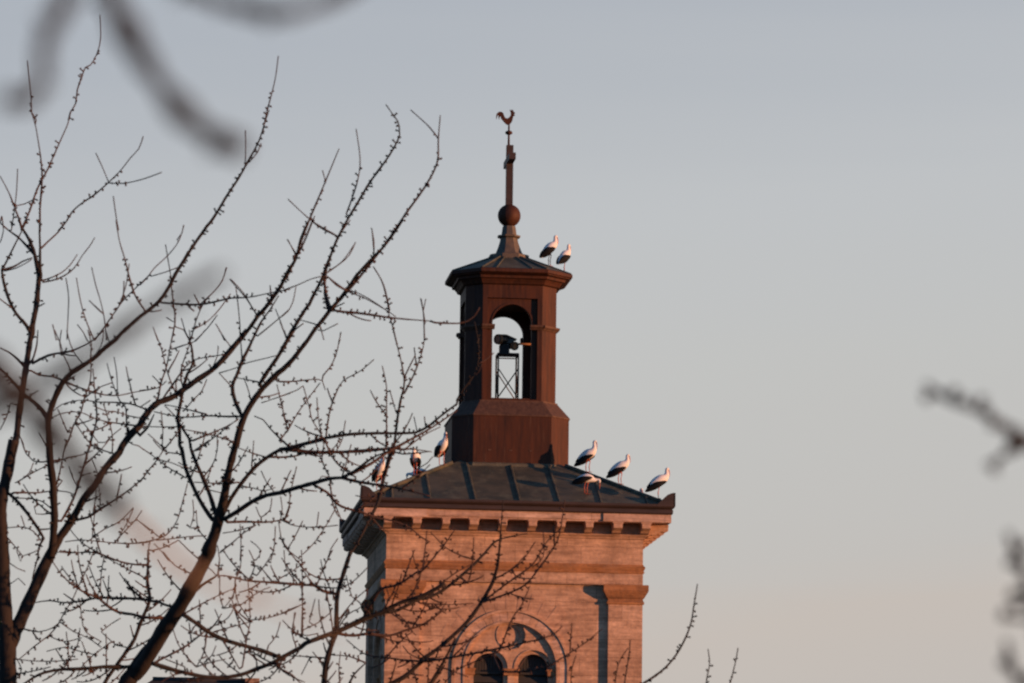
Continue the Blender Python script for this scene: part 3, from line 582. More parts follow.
# ---------------------------------------------------------------- bare trees
# branch courses read off the photograph cell by cell: cell x, y, scale, then width and points
CELLS = [
(0,0,5.693,'''1.5 155,345 165,450 178,560 180,640 205,683
1.5 568,85 572,220 550,310 515,370 485,385 465,440 440,510 430,590 400,640 390,683'''),
(0,110,5.693,'''2 175,0 200,80 220,190 235,300 240,380 235,470 228,560 228,683
2 405,0 385,80 350,160 310,250 265,350 235,400 200,480 170,570 135,650 120,683
2.2 0,375 50,470 85,560 115,640 125,683
1.2 100,335 95,450 85,545 65,683
1.2 85,548 140,535 190,510
1.6 815,150 790,220 740,275 690,340 620,410 540,480 460,535 410,580 380,630 335,683
1.2 545,245 580,320 618,410
1.2 618,415 700,418 790,400 854,380 920,355
1.3 645,490 660,600 675,683
2 0,640 30,670 70,700'''),
(0,220,5.693,'''7 180,683 185,600 205,500 215,400 220,320 205,230 190,170
4 190,170 165,110 130,50 105,0
3.5 235,340 228,250 228,150 225,70 225,0
2 385,0 330,70 270,125 235,160
3 0,15 50,60 100,95 150,145 190,190
2.5 155,0 120,70 90,130 50,210 15,280
3.5 10,280 20,350 50,450 90,530 150,600 170,640
3 15,285 80,265 130,235 185,215
1.5 30,290 90,275 140,250 180,225
1.6 240,345 300,325 350,300 400,255 440,195
1.8 245,355 330,335 400,295 440,250 470,200 510,150 540,100
1.1 375,330 390,430 388,530 380,683
1.4 435,330 450,420 470,510 500,600 535,683
1.4 522,270 545,370 575,470 595,570 605,683
1.2 300,595 320,683
1.3 440,595 475,640 495,683
1.8 660,0 680,120 710,220 740,340 770,430 825,515
2 854,310 770,390 700,460 650,530 600,600 540,683
1.1 735,250 715,380 680,480
5 854,510 820,530 740,600 650,683
1.8 0,130 20,60 10,-20'''),
(0,330,5.693,'''8 180,0 165,100 150,200 135,300 120,400 105,500 95,600 80,683
3 215,0 210,80 185,170 150,210
3.2 0,100 50,125 100,165 140,210
4.5 0,215 50,265 100,320 140,370
6 140,370 200,415 245,460 270,500
7 275,560 280,490 300,420 340,330 390,260 460,210 530,165 600,100 680,40 730,0
2.6 185,190 250,155 310,135 380,125 440,105 510,70 560,30 590,0
2 175,230 220,255 300,265 370,295 440,325 520,350 600,370 680,372 760,355 854,340
1.6 305,460 350,425 420,405 480,400 560,410 650,412 740,420 800,440 854,460
1.6 300,495 350,475 420,465 480,475 530,500 600,520 700,535 780,545
1.2 530,430 600,460 660,465 740,490 800,500
1.4 310,0 345,80 360,140 385,190 405,235
1.4 380,0 400,80 430,140 470,190
2 500,0 520,80 515,150 520,230 510,310 480,390 460,470 420,540 395,620 365,683
2.4 530,220 540,350 550,450 545,540 520,620 510,683
1.3 600,0 625,80
1.6 610,190 630,270 655,340 680,400 715,440 720,520 725,600
1.1 650,155 665,250 670,370
1.3 330,450 360,520 385,580
1.1 690,560 640,600 600,640
1.2 450,500 500,560 560,640
1.3 590,420 620,520 640,600 640,683
1.3 430,530 470,590 500,630 560,683
9 680,683 740,600 800,540 854,470
1.4 750,650 790,660 820,683
1.4 60,420 40,490 0,570
1.6 110,600 130,640 140,683
1.3 350,0 340,80 352,140
1.2 590,0 575,90 520,170
1.3 480,390 560,330 640,300'''),
(0,440,5.693,'''12 80,0 60,90 40,200 20,280 5,400 10,550 15,683
9 275,-60 285,120 300,230 305,330 310,430 305,520 300,600 285,683
9 735,0 680,70 600,160 540,260 480,330 430,420 380,500 330,570 300,640
4 30,290 90,340 150,410 200,480 250,560
1.6 120,0 150,80 190,120 250,125
1.3 190,130 165,190 130,220 85,245
1.6 270,120 340,115 400,95 460,85 530,60
1.3 100,240 200,180 280,140 340,120
2 80,300 150,300 220,300 300,290 380,295 420,310
1.3 90,330 180,335 240,350 285,385
1.8 380,0 360,80 340,180 320,260
2.5 510,0 490,110 460,200 430,300 400,370 350,460
1.5 540,30 590,60 640,75
1.3 470,200 520,185
1.2 520,100 550,170 565,230
1.2 390,150 410,210 430,250
2.5 430,455 500,440 560,400 640,350 720,295 800,230 854,165
1.5 560,250 570,340 565,400
1.2 195,380 205,420 280,420
1.5 40,500 130,495 190,520 230,570
1.1 120,430 140,490
1.5 30,540 80,600 130,660
1.3 130,660 190,640 230,620
2.2 370,580 450,570 540,575 640,585 750,590 854,580
1.8 340,630 420,640 500,640 560,635
2.5 400,510 450,570 520,620 600,660 650,683
1.3 530,550 600,505 680,465 760,385
1.1 680,540 720,480 760,390
1.2 810,400 760,470 700,530 650,590
1.3 785,455 854,515
1.2 540,400 530,500 525,560
5 210,683 225,600 250,560'''),
(0,550,5.135,'''15 12,0 15,150 20,300 35,450 38,600 40,700
13 270,0 230,80 190,170 150,260 110,350 80,420 50,500
4 205,0 180,90 165,150
1.2 40,60 90,95 130,110
1.2 85,0 105,60
1.2 60,170 95,145 130,180
2 290,10 370,15 460,10 540,30 620,60 700,75 760,75
1.6 540,35 640,90 720,130 755,150
2 270,60 320,130 380,185 450,225 500,240
1.4 480,10 440,110 400,190
1.5 535,35 520,120 515,215
3 180,270 250,260 330,270 420,262 500,245 600,248 700,250 780,262 847,270
3.2 500,240 550,285 610,320 680,330 740,345 847,350
4 760,0 760,80 755,170 770,250 745,320 715,390 690,460 650,520 600,590 550,660 530,700
16 860,370 800,480 740,560 680,640 640,700
1.8 120,405 200,420 270,400 310,370
2.2 170,425 210,470 250,440 300,380 330,320 370,260 400,190
1.5 100,560 170,500 210,470
1.5 80,560 180,570 300,570 400,560
4.5 120,690 200,640 300,615 420,610 540,600 640,600 720,600
1.6 70,640 180,620 260,600
1.5 75,540 110,610 100,660
1.4 420,470 460,580 480,640
1.4 340,420 350,520 350,610
1.4 410,260 420,350 440,420 520,470
1.4 520,420 570,380 620,350
1.4 530,430 600,490 650,500
1.2 640,145 690,210 730,250
1.4 310,370 380,420 450,450 520,500
1.3 250,440 330,470 420,450
1.3 240,520 330,500 410,520 500,540
1.3 300,640 360,560 400,480 410,400
1.3 390,660 420,600 480,540 560,480'''),
(140,110,5.693,'''2.5 735,0 705,90 680,170 640,250 600,320 560,390 500,480 440,580 400,640 360,683
1.3 600,115 603,200 600,300
1.2 620,300 670,240 690,190
1.2 248,655 240,700 210,740'''),
(200,40,2.53,'''1.6 198,40 190,100 170,180 158,235
1.8 470,163 500,205
2.4 500,205 505,240 480,290 430,360 400,410 370,460 340,520 315,590 285,650 270,683
1.6 395,225 405,300 400,350 385,400 370,440
2.2 352,275 325,340 300,400 275,460 245,540 225,590 190,640 160,683
1.2 310,330 318,360
1.7 222,402 280,455 340,492
1.6 290,445 265,510 235,565
1.5 533,177 580,220 603,250
2.4 608,190 603,250 600,310 570,370 520,440 480,500 420,580 370,640 330,683
1.3 435,478 440,540
1.4 392,515 360,560 325,585
2.4 320,590 315,640 325,683
2 325,600 370,635
1.3 370,635 420,655 470,683 495,700
1.5 440,575 465,620 480,683 
1.4 68,575 50,620 0,670
1.5 78,605 110,640 135,683
1.2 222,505 245,550
1.2 560,655 570,715'''),
(140,220,5.693,'''4 405,0 350,80 300,150 250,230 200,310 170,370 110,460 40,520 0,560
2 120,470 230,480 340,482 430,465 520,445 620,440 720,420 790,405 854,395
1.5 250,30 220,120 160,200 80,275 40,330 0,370
1.5 145,140 160,230 175,320 180,400 190,480 200,570 180,683
1.2 65,320 150,295 215,270
1.8 490,270 470,345 420,410 365,470 320,570 290,683
1.5 510,335 560,395 600,440 640,500 670,550
1.4 545,380 560,500 568,600 570,683
1.3 515,420 450,510 380,580 310,620
4 854,290 820,350 780,410 730,480 670,550 620,620 570,683
2.5 790,430 740,510 690,580 640,683
1.2 770,505 800,580 835,683
1.6 854,505 780,570 720,620 670,660
1.5 430,590 460,640 480,683
1.4 235,560 260,640 280,683
1.3 205,610 250,625
1.3 75,610 100,683
1.1 150,555 190,580
1.3 310,690 380,620 440,540'''),
(140,330,5.693,'''7 0,530 60,450 110,410 180,385 260,330 330,280 400,235 460,180 520,110 580,40 610,0
4 665,0 620,100 580,180 550,260 525,320 540,400 575,480
1.4 450,245 520,320
8 540,683 570,560 600,480 640,410 700,330 760,270 810,220 854,180
4.5 680,310 730,230 780,160 820,90 854,30
2 575,492 480,492 380,488 300,495 230,495 190,490 80,465
2 560,510 490,550 400,590 300,630
2 560,505 450,590 330,683
3.5 225,683 225,580 215,500 230,420 245,340 270,250 300,190 290,80 250,0
4 290,683 280,620 240,560 215,510
2 190,0 165,130 150,210 120,300 100,400
1.5 80,0 120,100 145,200 170,280 200,350
1.8 370,0 320,60 240,90 180,110
1.6 280,0 285,70 250,170 230,250 245,330
1.4 0,345 100,330 150,290
1.8 480,140 380,155 310,170 260,210 200,290 130,390
1.8 780,145 700,165 600,190 550,215 470,240
1.7 140,425 220,440 300,460 380,480
2.6 650,490 700,510 740,560 790,610 854,670
1.6 690,415 780,385 854,360
1.8 780,290 854,300
1.4 780,310 800,400 830,520 840,580
1.5 380,280 350,350 300,400 260,450
1.5 240,565 330,580 420,600 530,635
1.5 50,550 150,552 230,550
1.5 45,590 100,640 140,683
1.4 120,460 130,580 125,683
1.2 440,600 440,683
1.3 590,270 610,320 630,390
1.6 540,270 670,295
1.4 450,0 490,60 520,100
1.3 820,0 835,40
1.3 70,260 120,310
1.6 140,430 200,490
1.4 0,440 60,400
1.3 410,220 440,150 445,90
3 0,600 40,560 80,480'''),
(140,440,5.693,'''13.5 383,632 400,600 430,520 450,440
9 450,430 480,320 500,200 530,80 550,0
5 410,450 350,360 300,260 260,160 240,60 230,0
5 430,420 400,320 360,220 320,130 290,50 280,0
4.5 470,430 520,330 590,230 660,150 730,95 790,60 854,50
3 740,95 800,98 854,95
5.5 480,450 550,410 640,350 720,315 800,300 854,285
3 500,468 600,465 720,468 820,455 854,470
1.6 0,40 80,95 150,150 260,215
1.5 75,0 130,60 190,75 245,80
1.4 100,110 180,130 240,155
1.5 130,60 100,110 50,170 0,240
1.7 395,0 350,30 310,60
1.5 445,0 430,100 400,160 370,200
1.6 310,240 400,245 480,248 560,240
1.3 395,285 460,300
1.6 560,45 640,75 710,95
2 270,250 240,360 210,460 150,540 60,575 0,585
1.8 380,545 280,550 200,560 100,570
1.6 220,570 280,630 340,683
1.4 300,340 305,430 285,500
1.4 320,400 330,500 380,570
1.6 470,530 560,515 660,485
1.8 460,635 520,590 590,530 660,485
2.6 440,600 455,683
1.2 570,480 575,600 570,683
1.4 630,575 690,630 660,683
1.3 770,490 765,600 745,683
1.6 790,470 810,580 854,640
1.2 690,175 720,240 760,290
1.4 590,265 650,275 710,290 770,270
1.3 660,380 680,430
1.5 690,440 740,400 750,330
1.3 800,320 810,400 800,450
1.4 0,465 60,510 100,545
1.8 50,600 45,683
1.4 80,590 120,630 160,683
1.4 70,630 140,610 220,570
1.3 820,455 854,360'''),
(140,550,5.135,'''14 360,0 320,80 270,170 210,280 150,370 80,480 20,580 -20,640
2.6 415,-10 405,80 400,130
4 275,220 320,180 390,135
3 390,130 460,135 540,155 650,165 750,172 847,182
5.5 220,330 280,370 350,420 430,460 530,490 620,515 700,545
5.5 847,490 760,535 680,580 600,610 520,640 420,655 330,650 230,630 140,605 60,580
2 100,683 180,640 270,630
3 0,250 80,265 140,285 175,295
3 0,350 110,345
1.5 120,10 180,80 260,120
1.7 90,50 140,130 200,200
2.2 45,0 40,130 55,250
1.6 350,90 395,125
1.5 410,140 410,240 430,300
1.5 430,300 480,230 490,150
1.7 240,320 330,270 430,220 480,200
1.6 430,300 520,280 570,240 640,200 670,190
1.6 360,400 450,350 480,300
1.6 380,420 470,395 560,370
2.2 360,410 330,420 240,490 150,540 70,580
2 555,160 560,250 565,370 550,440 525,600
2 490,150 495,250 530,310 570,370
1.7 570,360 650,350 750,320 830,280
1.5 520,0 515,90 490,150
1.5 560,0 590,80 560,150
1.4 690,0 640,80 600,130
1.5 740,0 750,90 800,160
1.4 847,60 780,110 710,150
2.2 340,430 330,520 290,600
1.8 170,410 200,490 250,560 290,600
2.2 430,470 470,540 510,610
1.5 290,600 350,580 440,560
1.4 720,370 700,440 660,490
1.4 800,320 780,420 800,490
1.5 830,190 835,300 835,450
1.6 760,0 847,70
1.6 580,500 600,580
1.5 550,490 590,560
2.2 700,590 760,640 847,680
1.6 60,590 150,620 260,640
1.6 130,560 230,600
1.4 390,490 370,540 340,570'''),
(280,220,5.693,'''5 150,683 200,620 250,560 290,505
3.8 290,505 350,440 400,370 450,300 530,215 600,140 660,60 700,0
2.8 290,505 265,440 250,330 250,300
4 35,683 100,580 160,480 210,380 245,310
3.5 245,310 270,240 310,150 350,70 400,0
3.8 0,390 40,300 90,220 120,100 165,0
1.6 95,210 130,130 160,60 185,0
1.7 20,400 100,370 180,335 240,320
2.4 270,320 320,370 380,400
1.5 380,400 430,410 500,445 570,490 620,525
2.6 290,510 350,522 430,528 520,540 620,555 720,565 854,575
1.5 530,265 575,340 600,420 620,520
2 620,540 640,600 660,683
1.8 800,445 815,520
1.7 815,520 820,600 822,683
1.2 830,450 815,520
1.2 520,45 535,120 535,200
1.3 430,125 395,200 340,250 270,300
1.7 185,10 230,45 320,90
1.3 40,110 90,190
1.3 90,380 75,460 45,520 0,555
1.2 0,580 40,683
1.9 120,570 190,590 220,600
1.7 230,610 250,683
1.2 250,630 330,590
1.1 345,640 340,683'''),
(280,330,4.744,'''5.5 0,200 60,140 130,50 180,0
4 0,110 50,30 70,0
2.4 0,245 80,243 150,235 200,240 215,285
1.4 290,10 265,120 235,180 205,215
1.5 190,250 130,330 80,400 40,470 0,520
1.5 0,315 80,285 110,265
1.5 10,340 20,420 40,470
1.5 110,265 140,370 150,420 185,480 215,530 240,590 280,640 330,670
1.7 445,140 380,195 300,240 270,290 240,370 225,450 218,510
1.3 175,320 180,400 195,500
1.7 485,170 505,270 505,380 505,500 500,560
1.2 520,285 550,390
1.4 310,430 295,520 270,570
1.3 635,410 650,480
1.3 685,410 690,460
2.6 0,600 60,600 140,580
1.5 210,530 200,620 230,683
1.5 380,660 420,640
1.6 650,660 700,630 725,600
3.5 0,570 60,555 150,530 220,512 330,495 450,490 560,490 640,488
2.2 640,488 700,460 760,410 840,350
3.2 0,565 100,575 250,580 400,575 500,565
2 500,565 620,565 720,578
3 340,683 430,635 510,580 600,530 700,475 770,430 840,380
2 600,560 680,500 760,460
3.2 500,683 525,600 540,560 550,480 560,400 575,320
2 575,320 590,250 575,150 560,90 540,0
2 590,300 640,200 680,80 685,0'''),
(435,300,6.83,'''2 0,155 100,160 160,160 230,140 270,110 305,50
2.2 150,683 200,600 260,520 290,440 300,360 290,250 270,150
1.5 260,520 300,490 320,440'''),
(280,440,5.693,'''4 0,55 80,55 170,70 300,70 440,62 560,50 630,50
3 0,100 80,90 140,75
3 0,50 130,30 260,0
6 0,300 100,270 210,240 280,220 350,215
3.4 350,215 430,235 520,250 600,260 700,280 780,300 854,320
1.5 210,240 240,205 290,215
3 350,215 420,180 500,120 560,85 630,60
1.8 300,80 320,130 380,180 430,210
2.6 200,260 270,300 320,360 380,390 460,410 540,440 640,460 740,500 800,550 854,580
1.7 285,220 290,290 320,380 350,460
4.2 630,60 610,140 585,240 560,350 520,430 470,530 420,620 390,683
1.8 0,450 60,480 130,495 230,495 330,485
1.3 95,150 60,300 50,400 30,450
1.4 310,400 260,490 190,590 130,650
1.2 220,410 210,490
1.3 130,460 80,560 50,610
1.8 0,540 30,600 90,683
1.4 330,560 290,620 270,683
1.5 200,0 230,100 270,190
1.5 260,10 290,60 340,0
2 640,60 700,80 854,65
2 700,270 780,210 854,140'''),
(280,550,5.135,'''5.5 365,0 320,140 295,230 290,330 290,420
7 290,420 260,500 235,600 225,700
3 0,170 90,178 180,183 220,210 285,225
1.7 185,185 290,195 370,165 450,90
1.7 40,0 90,60 150,120 220,150 300,150
1.4 270,0 220,100 190,180
6 0,540 80,500 180,460 260,430
5 260,430 330,400 430,350 520,320 620,270 720,240 800,200 847,170
4 300,420 400,375 500,330 600,310 700,260 847,205
3 300,430 380,440 450,430 560,440 650,410 730,385 800,340 847,300
3 340,460 400,510 450,540 560,555 700,570 847,560
1.8 270,540 350,545 430,575
1.8 0,545 100,545 240,555
5.5 540,700 640,650 720,580 790,530 847,490
3 350,700 380,640 440,580
2.4 430,350 480,260 520,200 600,180 680,130 740,80 800,20
1.5 540,300 560,240 540,180
1.8 640,270 700,190 720,130 690,60 680,0
3 0,610 60,640 120,700
1.6 110,0 115,150 115,270 110,420
1.3 75,320 65,420
1.3 180,250 150,370
1.5 0,330 60,300 100,285
1.6 120,410 200,370 260,320
1.5 230,170 255,300 270,400
1.5 340,130 370,240 410,270
1.5 300,360 380,260 450,200
1.8 540,560 600,490 680,420 700,440
1.6 630,490 660,530 720,560
1.6 680,420 640,360 600,330
4 770,700 847,590
1.4 150,560 110,640
1.4 200,560 230,620
1.6 60,420 140,440 190,430
1.4 300,400 350,330 420,290 450,220
1.4 310,430 350,380 420,370'''),
(420,500,3.73,'''3 0,375 80,340 180,260 240,200 290,150 400,125
3 0,275 80,180 130,110
5 0,600 60,560 130,500 180,450 230,380 270,310
3 270,310 290,240 300,130
1.5 300,130 305,60 310,0
4 30,700 90,600 130,520
2 0,350 40,345 120,280 190,240
1.7 40,120 100,180 160,210
1.8 200,140 195,240 180,310
1.9 220,390 340,300 420,240 470,160 530,100
1.9 240,380 350,340 400,310 440,260 490,190 520,130 540,0
1.8 300,560 340,450 380,390 410,320
2.2 0,605 100,590 210,570 330,545 440,520 500,500 530,470
2.6 80,700 130,640 210,600 300,560
1.9 480,620 560,570 620,530 680,480
1.7 0,385 100,390 200,385
1.9 0,470 60,430 100,380
1.4 430,155 380,230 340,260
1.5 100,630 180,660
1.3 460,120 460,210 420,250
1.7 300,640 380,640 480,620'''),
]
def catmull(L, step):
    o = []
    for i in range(len(L)-1):
        p0,p1,p2,p3 = L[max(i-1,0)],L[i],L[i+1],L[min(i+2,len(L)-1)]
        n = max(1, int(math.hypot(p2[0]-p1[0],p2[1]-p1[1])/step))
        for j in range(n):
            t = j/n
            o.append(tuple(.5*((2*p1[k])+(-p0[k]+p2[k])*t+(2*p0[k]-5*p1[k]+4*p2[k]-p3[k])*t*t+(-p0[k]+3*p1[k]-3*p2[k]+p3[k])*t**3) for k in range(len(p1))))
    o.append(tuple(L[-1])); return o

m_bark = mat('tree_bark', (.020,.0125,.0095), .92, var=.5, scale=14, bump=.5, stretch=(1,1,.4))
m_twig = mat('twig_bark', (.055,.025,.018), .85, var=.4, scale=20)
D0 = 35.0; PXM = FPX/D0
rt = random.Random(11)
pieces = []
for (cx,cy,s,txt) in CELLS:
    for ln_ in txt.strip().split('\n'):
        tk = ln_.split(); pts = [tuple(float(a) for a in t.split(',')) for t in tk[1:]]
        pieces.append([float(tk[0]), catmull([(cx+x/s, cy+y/s) for x,y in pts], 5.0)])
# course of the trunk and the stems below the picture (pixel x, y, width, depth offset)
ROOTS = [
 [(30,1270,46,0),(28,1240,38,0),(25,1180,33,.0),(24,1080,30,.05),(22,980,28,.05),(18,880,25,.0),(12,780,21,-.1),(8,700,18,-.2),(7.5,683,17.5,-.2)],
 [(25,1030,22,.05),(50,900,20,.3),(85,790,18,.5),(118,715,17,.6),(128,690,16.5,.6)],
 [(24,960,18,.05),(100,900,15,-.5),(210,810,11,-.8),(290,740,9,-.9),(324,690,8,-.9)],
 [(60,870,9,.3),(85,780,7,.8),(101,700,5,.9),(103,690,4.5,.9)],
 [(215,806,9,-.8),(300,790,7.5,-1.2),(350,740,7,-1.4),(384,690,6,-1.5)],
 [(300,790,7.5,-1.2),(380,760,6.5,-1.0),(426,691,5,-1.0)],
 [(235,790,6,-.8),(300,745,5,-.3),(347,690,4,-.2)],
 [(370,764,5.5,-1.0),(405,720,5,-.7),(440,680,4,-.6)],
]
# attached points: list of [x, y, depth, width, chain, index]
chains = []      # each: dict(pts=[(x,y,d,w)])
att = []
def attach_pts(ci):
    for i,p in enumerate(chains[ci]['pts']): att.append((p[0],p[1],p[2],p[3],ci,i))
for R_ in ROOTS:
    chains.append(dict(pts=[(x,y,D0+dd,w) for x,y,w,dd in catmull([(a,b_,c,d) for a,b_,c,d in R_], 12)], root=True, slope=0)); attach_pts(len(chains)-1)
best = {}
def upd(newatt):
    for i,pc in enumerate(pieces):
        if pc is None: continue
        for e in (0,-1):
            x,y = pc[1][e]; wq = pc[0]
            for a in newatt:
                d = math.hypot(a[0]-x, a[1]-y) - .25*a[3]
                if a[3] < wq*.6: d += 6
                # going from an end means small direction changes; prefer growing upwards
                oth = pc[1][-1 if e == 0 else 0]
                if wq < 4 and oth[1] > y + 4: d += 4
                if (i,e) not in best or d < best[(i,e)][0]: best[(i,e)] = (d, a)
upd(att)
left = sum(p is not None for p in pieces)
while left:
    (i,e),(d,a) = min(((k,v) for k,v in best.items()), key=lambda kv: kv[1][0])
    wq, pp_ = pieces[i]; pieces[i] = None; left -= 1
    best.pop((i,0),None); best.pop((i,-1),None)
    if e == -1: pp_ = pp_[::-1]
    ax,ay,ad,aw,ci,ai = a
    gap = math.hypot(pp_[0][0]-ax, pp_[0][1]-ay)
    if gap > 45: continue
    ch = chains[ci]; cont = (ai == len(ch['pts'])-1) and gap < 5 and not ch.get('closed')
    if cont and len(ch['pts']) > 1:
        q0 = ch['pts'][-2]; v1 = (ax-q0[0], ay-q0[1]); v2 = (pp_[min(2,len(pp_)-1)][0]-ax, pp_[min(2,len(pp_)-1)][1]-ay)
        cs_ = (v1[0]*v2[0]+v1[1]*v2[1])/((math.hypot(*v1) or 1)*(math.hypot(*v2) or 1))
        if cs_ < .3: cont = False
    # cells overlap: carry a thick limb on instead of starting a stub beside its end
    nt_ = len(ch['pts'])-1-ai
    if not cont and wq >= 2.4 and 0 < nt_ <= 6 and ai > 2 and abs(aw-wq) < 2.6:
        q0 = ch['pts'][max(0,ai-3)]; v1 = (ax-q0[0], ay-q0[1]); v2 = (pp_[min(5,len(pp_)-1)][0]-ax, pp_[min(5,len(pp_)-1)][1]-ay)
        cs_ = (v1[0]*v2[0]+v1[1]*v2[1])/((math.hypot(*v1) or 1)*(math.hypot(*v2) or 1))
        if cs_ > .85:
            del ch['pts'][ai+1:]; cont = True
            if gap < 8 and len(pp_) > 3: pp_ = pp_[1:]
    w0 = min(wq*1.0, aw) if wq < 6 else wq
    if cont: slope = ch['slope']*.9 + rt.uniform(-.15,.15)
    else: slope = rt.uniform(-.65,.65)
    dep = ad; off = ad-D0
    if abs(off) > 2.2: slope = -abs(slope) if off > 0 else abs(slope)
    new = []; px_,py_ = ax,ay
    for k,(x,y) in enumerate(pp_):
        dep += slope*math.hypot(x-px_,y-py_)/PXM; px_,py_ = x,y
        t = k/max(1,len(pp_)-1)
        new.append((x,y,dep,w0*(1-(.22 if w0 < 4 else .06)*t)))
    if cont:
        base_i = len(ch['pts'])
        if gap < 1.5: new = new[1:]
        ch['pts'] += new; ch['slope'] = slope; na = [(p[0],p[1],p[2],p[3],ci,base_i+k) for k,p in enumerate(new)]
    else:
        first = [(ax,ay,ad,min(w0,aw))]
        chains.append(dict(pts=first+new, root=False, slope=slope, parent=ci)); cj = len(chains)-1
        na = [(p[0],p[1],p[2],p[3],cj,k+1) for k,p in enumerate(new)]
    att += na; upd(na)
# even out the widths along each chain
for ch in chains:
    P__ = ch['pts']; n = len(P__)
    for it in range(2):
        W__ = [p[3] for p in P__]
        for k in range(n):
            h_ = min(7, k, n-1-k) if n > 15 else min(3,k,n-1-k); a,b_ = k-h_, k+h_+1; P__[k] = (*P__[k][:3], sum(W__[a:b_])/(b_-a))
# tips taper
for ch in chains:
    P__ = ch['pts']; n = len(P__)
    if P__[-1][3] < 4.5 and P__[-1][1] < 690:
        k0 = max(0, n-14)
        for k in range(k0, n):
            x,y,d,w1 = P__[k]; t = (k-k0)/max(1,n-1-k0); P__[k] = (x,y,d,w1*(1-.55*t)+.10)
# small side twigs, denser low in the crown
extra = []
for ch in chains[:]:
    P__ = ch['pts']; acc = rt.uniform(10,60)
    for k in range(2, len(P__)-2):
        x,y,d,w1 = P__[k]; acc -= math.hypot(x-P__[k-1][0], y-P__[k-1][1])
        if acc > 0 or y > 700 or w1 > 9 or y < 300 or k > len(P__)-8: continue
        dens = 170 if y < 330 else (100 if y < 480 else (17 if y > 560 else 30))
        if x > 440: dens = max(dens, 80)
        if x < 330 and y > 575: dens = 8
        acc = rt.uniform(.5,1.5)*dens
        tx,ty = P__[k+1][0]-x, P__[k+1][1]-y; a0 = math.atan2(ty,tx) + rt.choice((-1,1))*rt.uniform(.5,1.1)
        L_ = rt.uniform(10,46) if y > 400 else rt.uniform(8,24)
        curv = (-math.pi/2 - a0); curv = (curv+math.pi)%(2*math.pi)-math.pi
        pts = [(x,y,d,min(w1,1.5))]; a1 = a0; sl2 = rt.uniform(-.8,.8)
        for j in range(int(L_/5)+1):
            a1 += curv*.05 + rt.uniform(-.05,.05); q = pts[-1]
            pts.append((q[0]+5*math.cos(a1), q[1]+5*math.sin(a1), q[2]+sl2*5/PXM, 1.55*(1-.5*j/(L_/5+1))))
        extra.append(dict(pts=pts, root=False, slope=0, extra=True))
chains += extra

def spurred(mb, P__, spur=True, rr=rt, d0=D0, gap=(2.0,6.6), size=1.42, kw=1.0, big=False):
    W_ = [at(x,y,d) for x,y,d,_ in P__]
    rad_ = [max(.56,w1*(.55 if w1 < 2.5 else .55-.14*min(1,(w1-2.5)/3)+.13*max(0,min(1,(w1-9)/5)))*kw)*d/FPX for _,_,d,w1 in P__]
    # slight knobbliness
    rad_ = [r*(1+rr.uniform(-.08,.12)) for r in rad_]
    if big:
        ph = rr.uniform(0,9); rad_ = [r*(.78+.55*noise.noise(Vector((k*.33+ph,0,0)))+.3*(rr.random()<.12)) for k,r in enumerate(rad_)]
    n_end = len(P__)-1-((6 if P__[0][1] < 380 else 2) if P__[-1][3] < 1.6 else 1)
    if P__[0][3] < 1.28 and P__[0][1] < 420: spur = False
    mb.tube(W_, rad_, 8 if P__[0][3] > 6 else (6 if P__[0][3] > 2.2 else 5))
    if not spur: return
    acc = rr.uniform(*gap)
    for k in range(1, max(1,n_end)):
        x,y,d,w1 = P__[k]; seg = math.hypot(P__[k+1][0]-x, P__[k+1][1]-y); acc -= seg
        if (w1 > 9.5 and not big) or y > 720: continue
        while acc < 0:
            acc += rr.uniform(*gap)*(1 if w1 < 4 else 2.0)
            f = rr.random(); p = W_[k].lerp(W_[k+1], f); t = (W_[k+1]-W_[k]).normalized()
            a = t.orthogonal().normalized(); b_ = t.cross(a); u = rr.uniform(0,6.283)
            nrm = (a*math.cos(u)+b_*math.sin(u)); dr_ = (nrm + t*rr.uniform(-.1,.8)).normalized()
            m_ = d/FPX; L_ = (rr.choice((rr.uniform(.4,1.0),rr.uniform(.8,1.8),rr.uniform(1.2,2.6)))*size + w1*.5)*m_
            e = p + dr_*L_; e2 = e + (dr_+t*.4).normalized()*rr.uniform(.5,1.0)*m_*size
            mb.tube([p,e,e+(e2-e)*.5,e2],[.50*m_*size,.58*m_*size,1.0*m_*size,.5*m_*size],5)

tree = empty('bare_tree', at(30,1240,D0).xy.to_3d(), 0, 'large leafless tree with knobbly twigs filling the left side, in front of the tower', 'tree')
inv_ = Matrix.Translation(-tree.location)
def fin_(mb, name, parent, kind=None, root=tree, mt=None):
    mb.v = [tuple(Vector(v)-root.location) for v in mb.v]
    o = mb.build(name, mt or m_bark, parent)
    if kind: o['kind'] = kind
    return o
tr = MB()
# ground flare: extend the first root down to z = 0
for ch in chains:
    if ch['root']:
        spurred(tr, ch['pts'], spur=True)
gp = chains[0]['pts'][0]; q0 = at(gp[0],gp[1],gp[2]); q1 = at(*chains[0]['pts'][3][:3])
tr.tube([Vector((q1.x,q1.y,-.1)),Vector((q1.x,q1.y,.15)),q1],[.24,.17,.15],10)
fin_(tr, 'trunk', tree)
rest = [c for c in chains if not c['root']]
def score(c): return sum(p[3] for p in c['pts'])
rest.sort(key=score, reverse=True)
for c in rest[:70]:
    b = MB(); spurred(b, c['pts']); fin_(b, 'branch', tree, mt=m_bark if c['pts'][0][3] > 3.4 else m_twig)
tws = MB()
for c in rest[70:]: spurred(tws, c['pts'])
fin_(tws, 'twigs', tree, 'stuff', mt=m_twig)

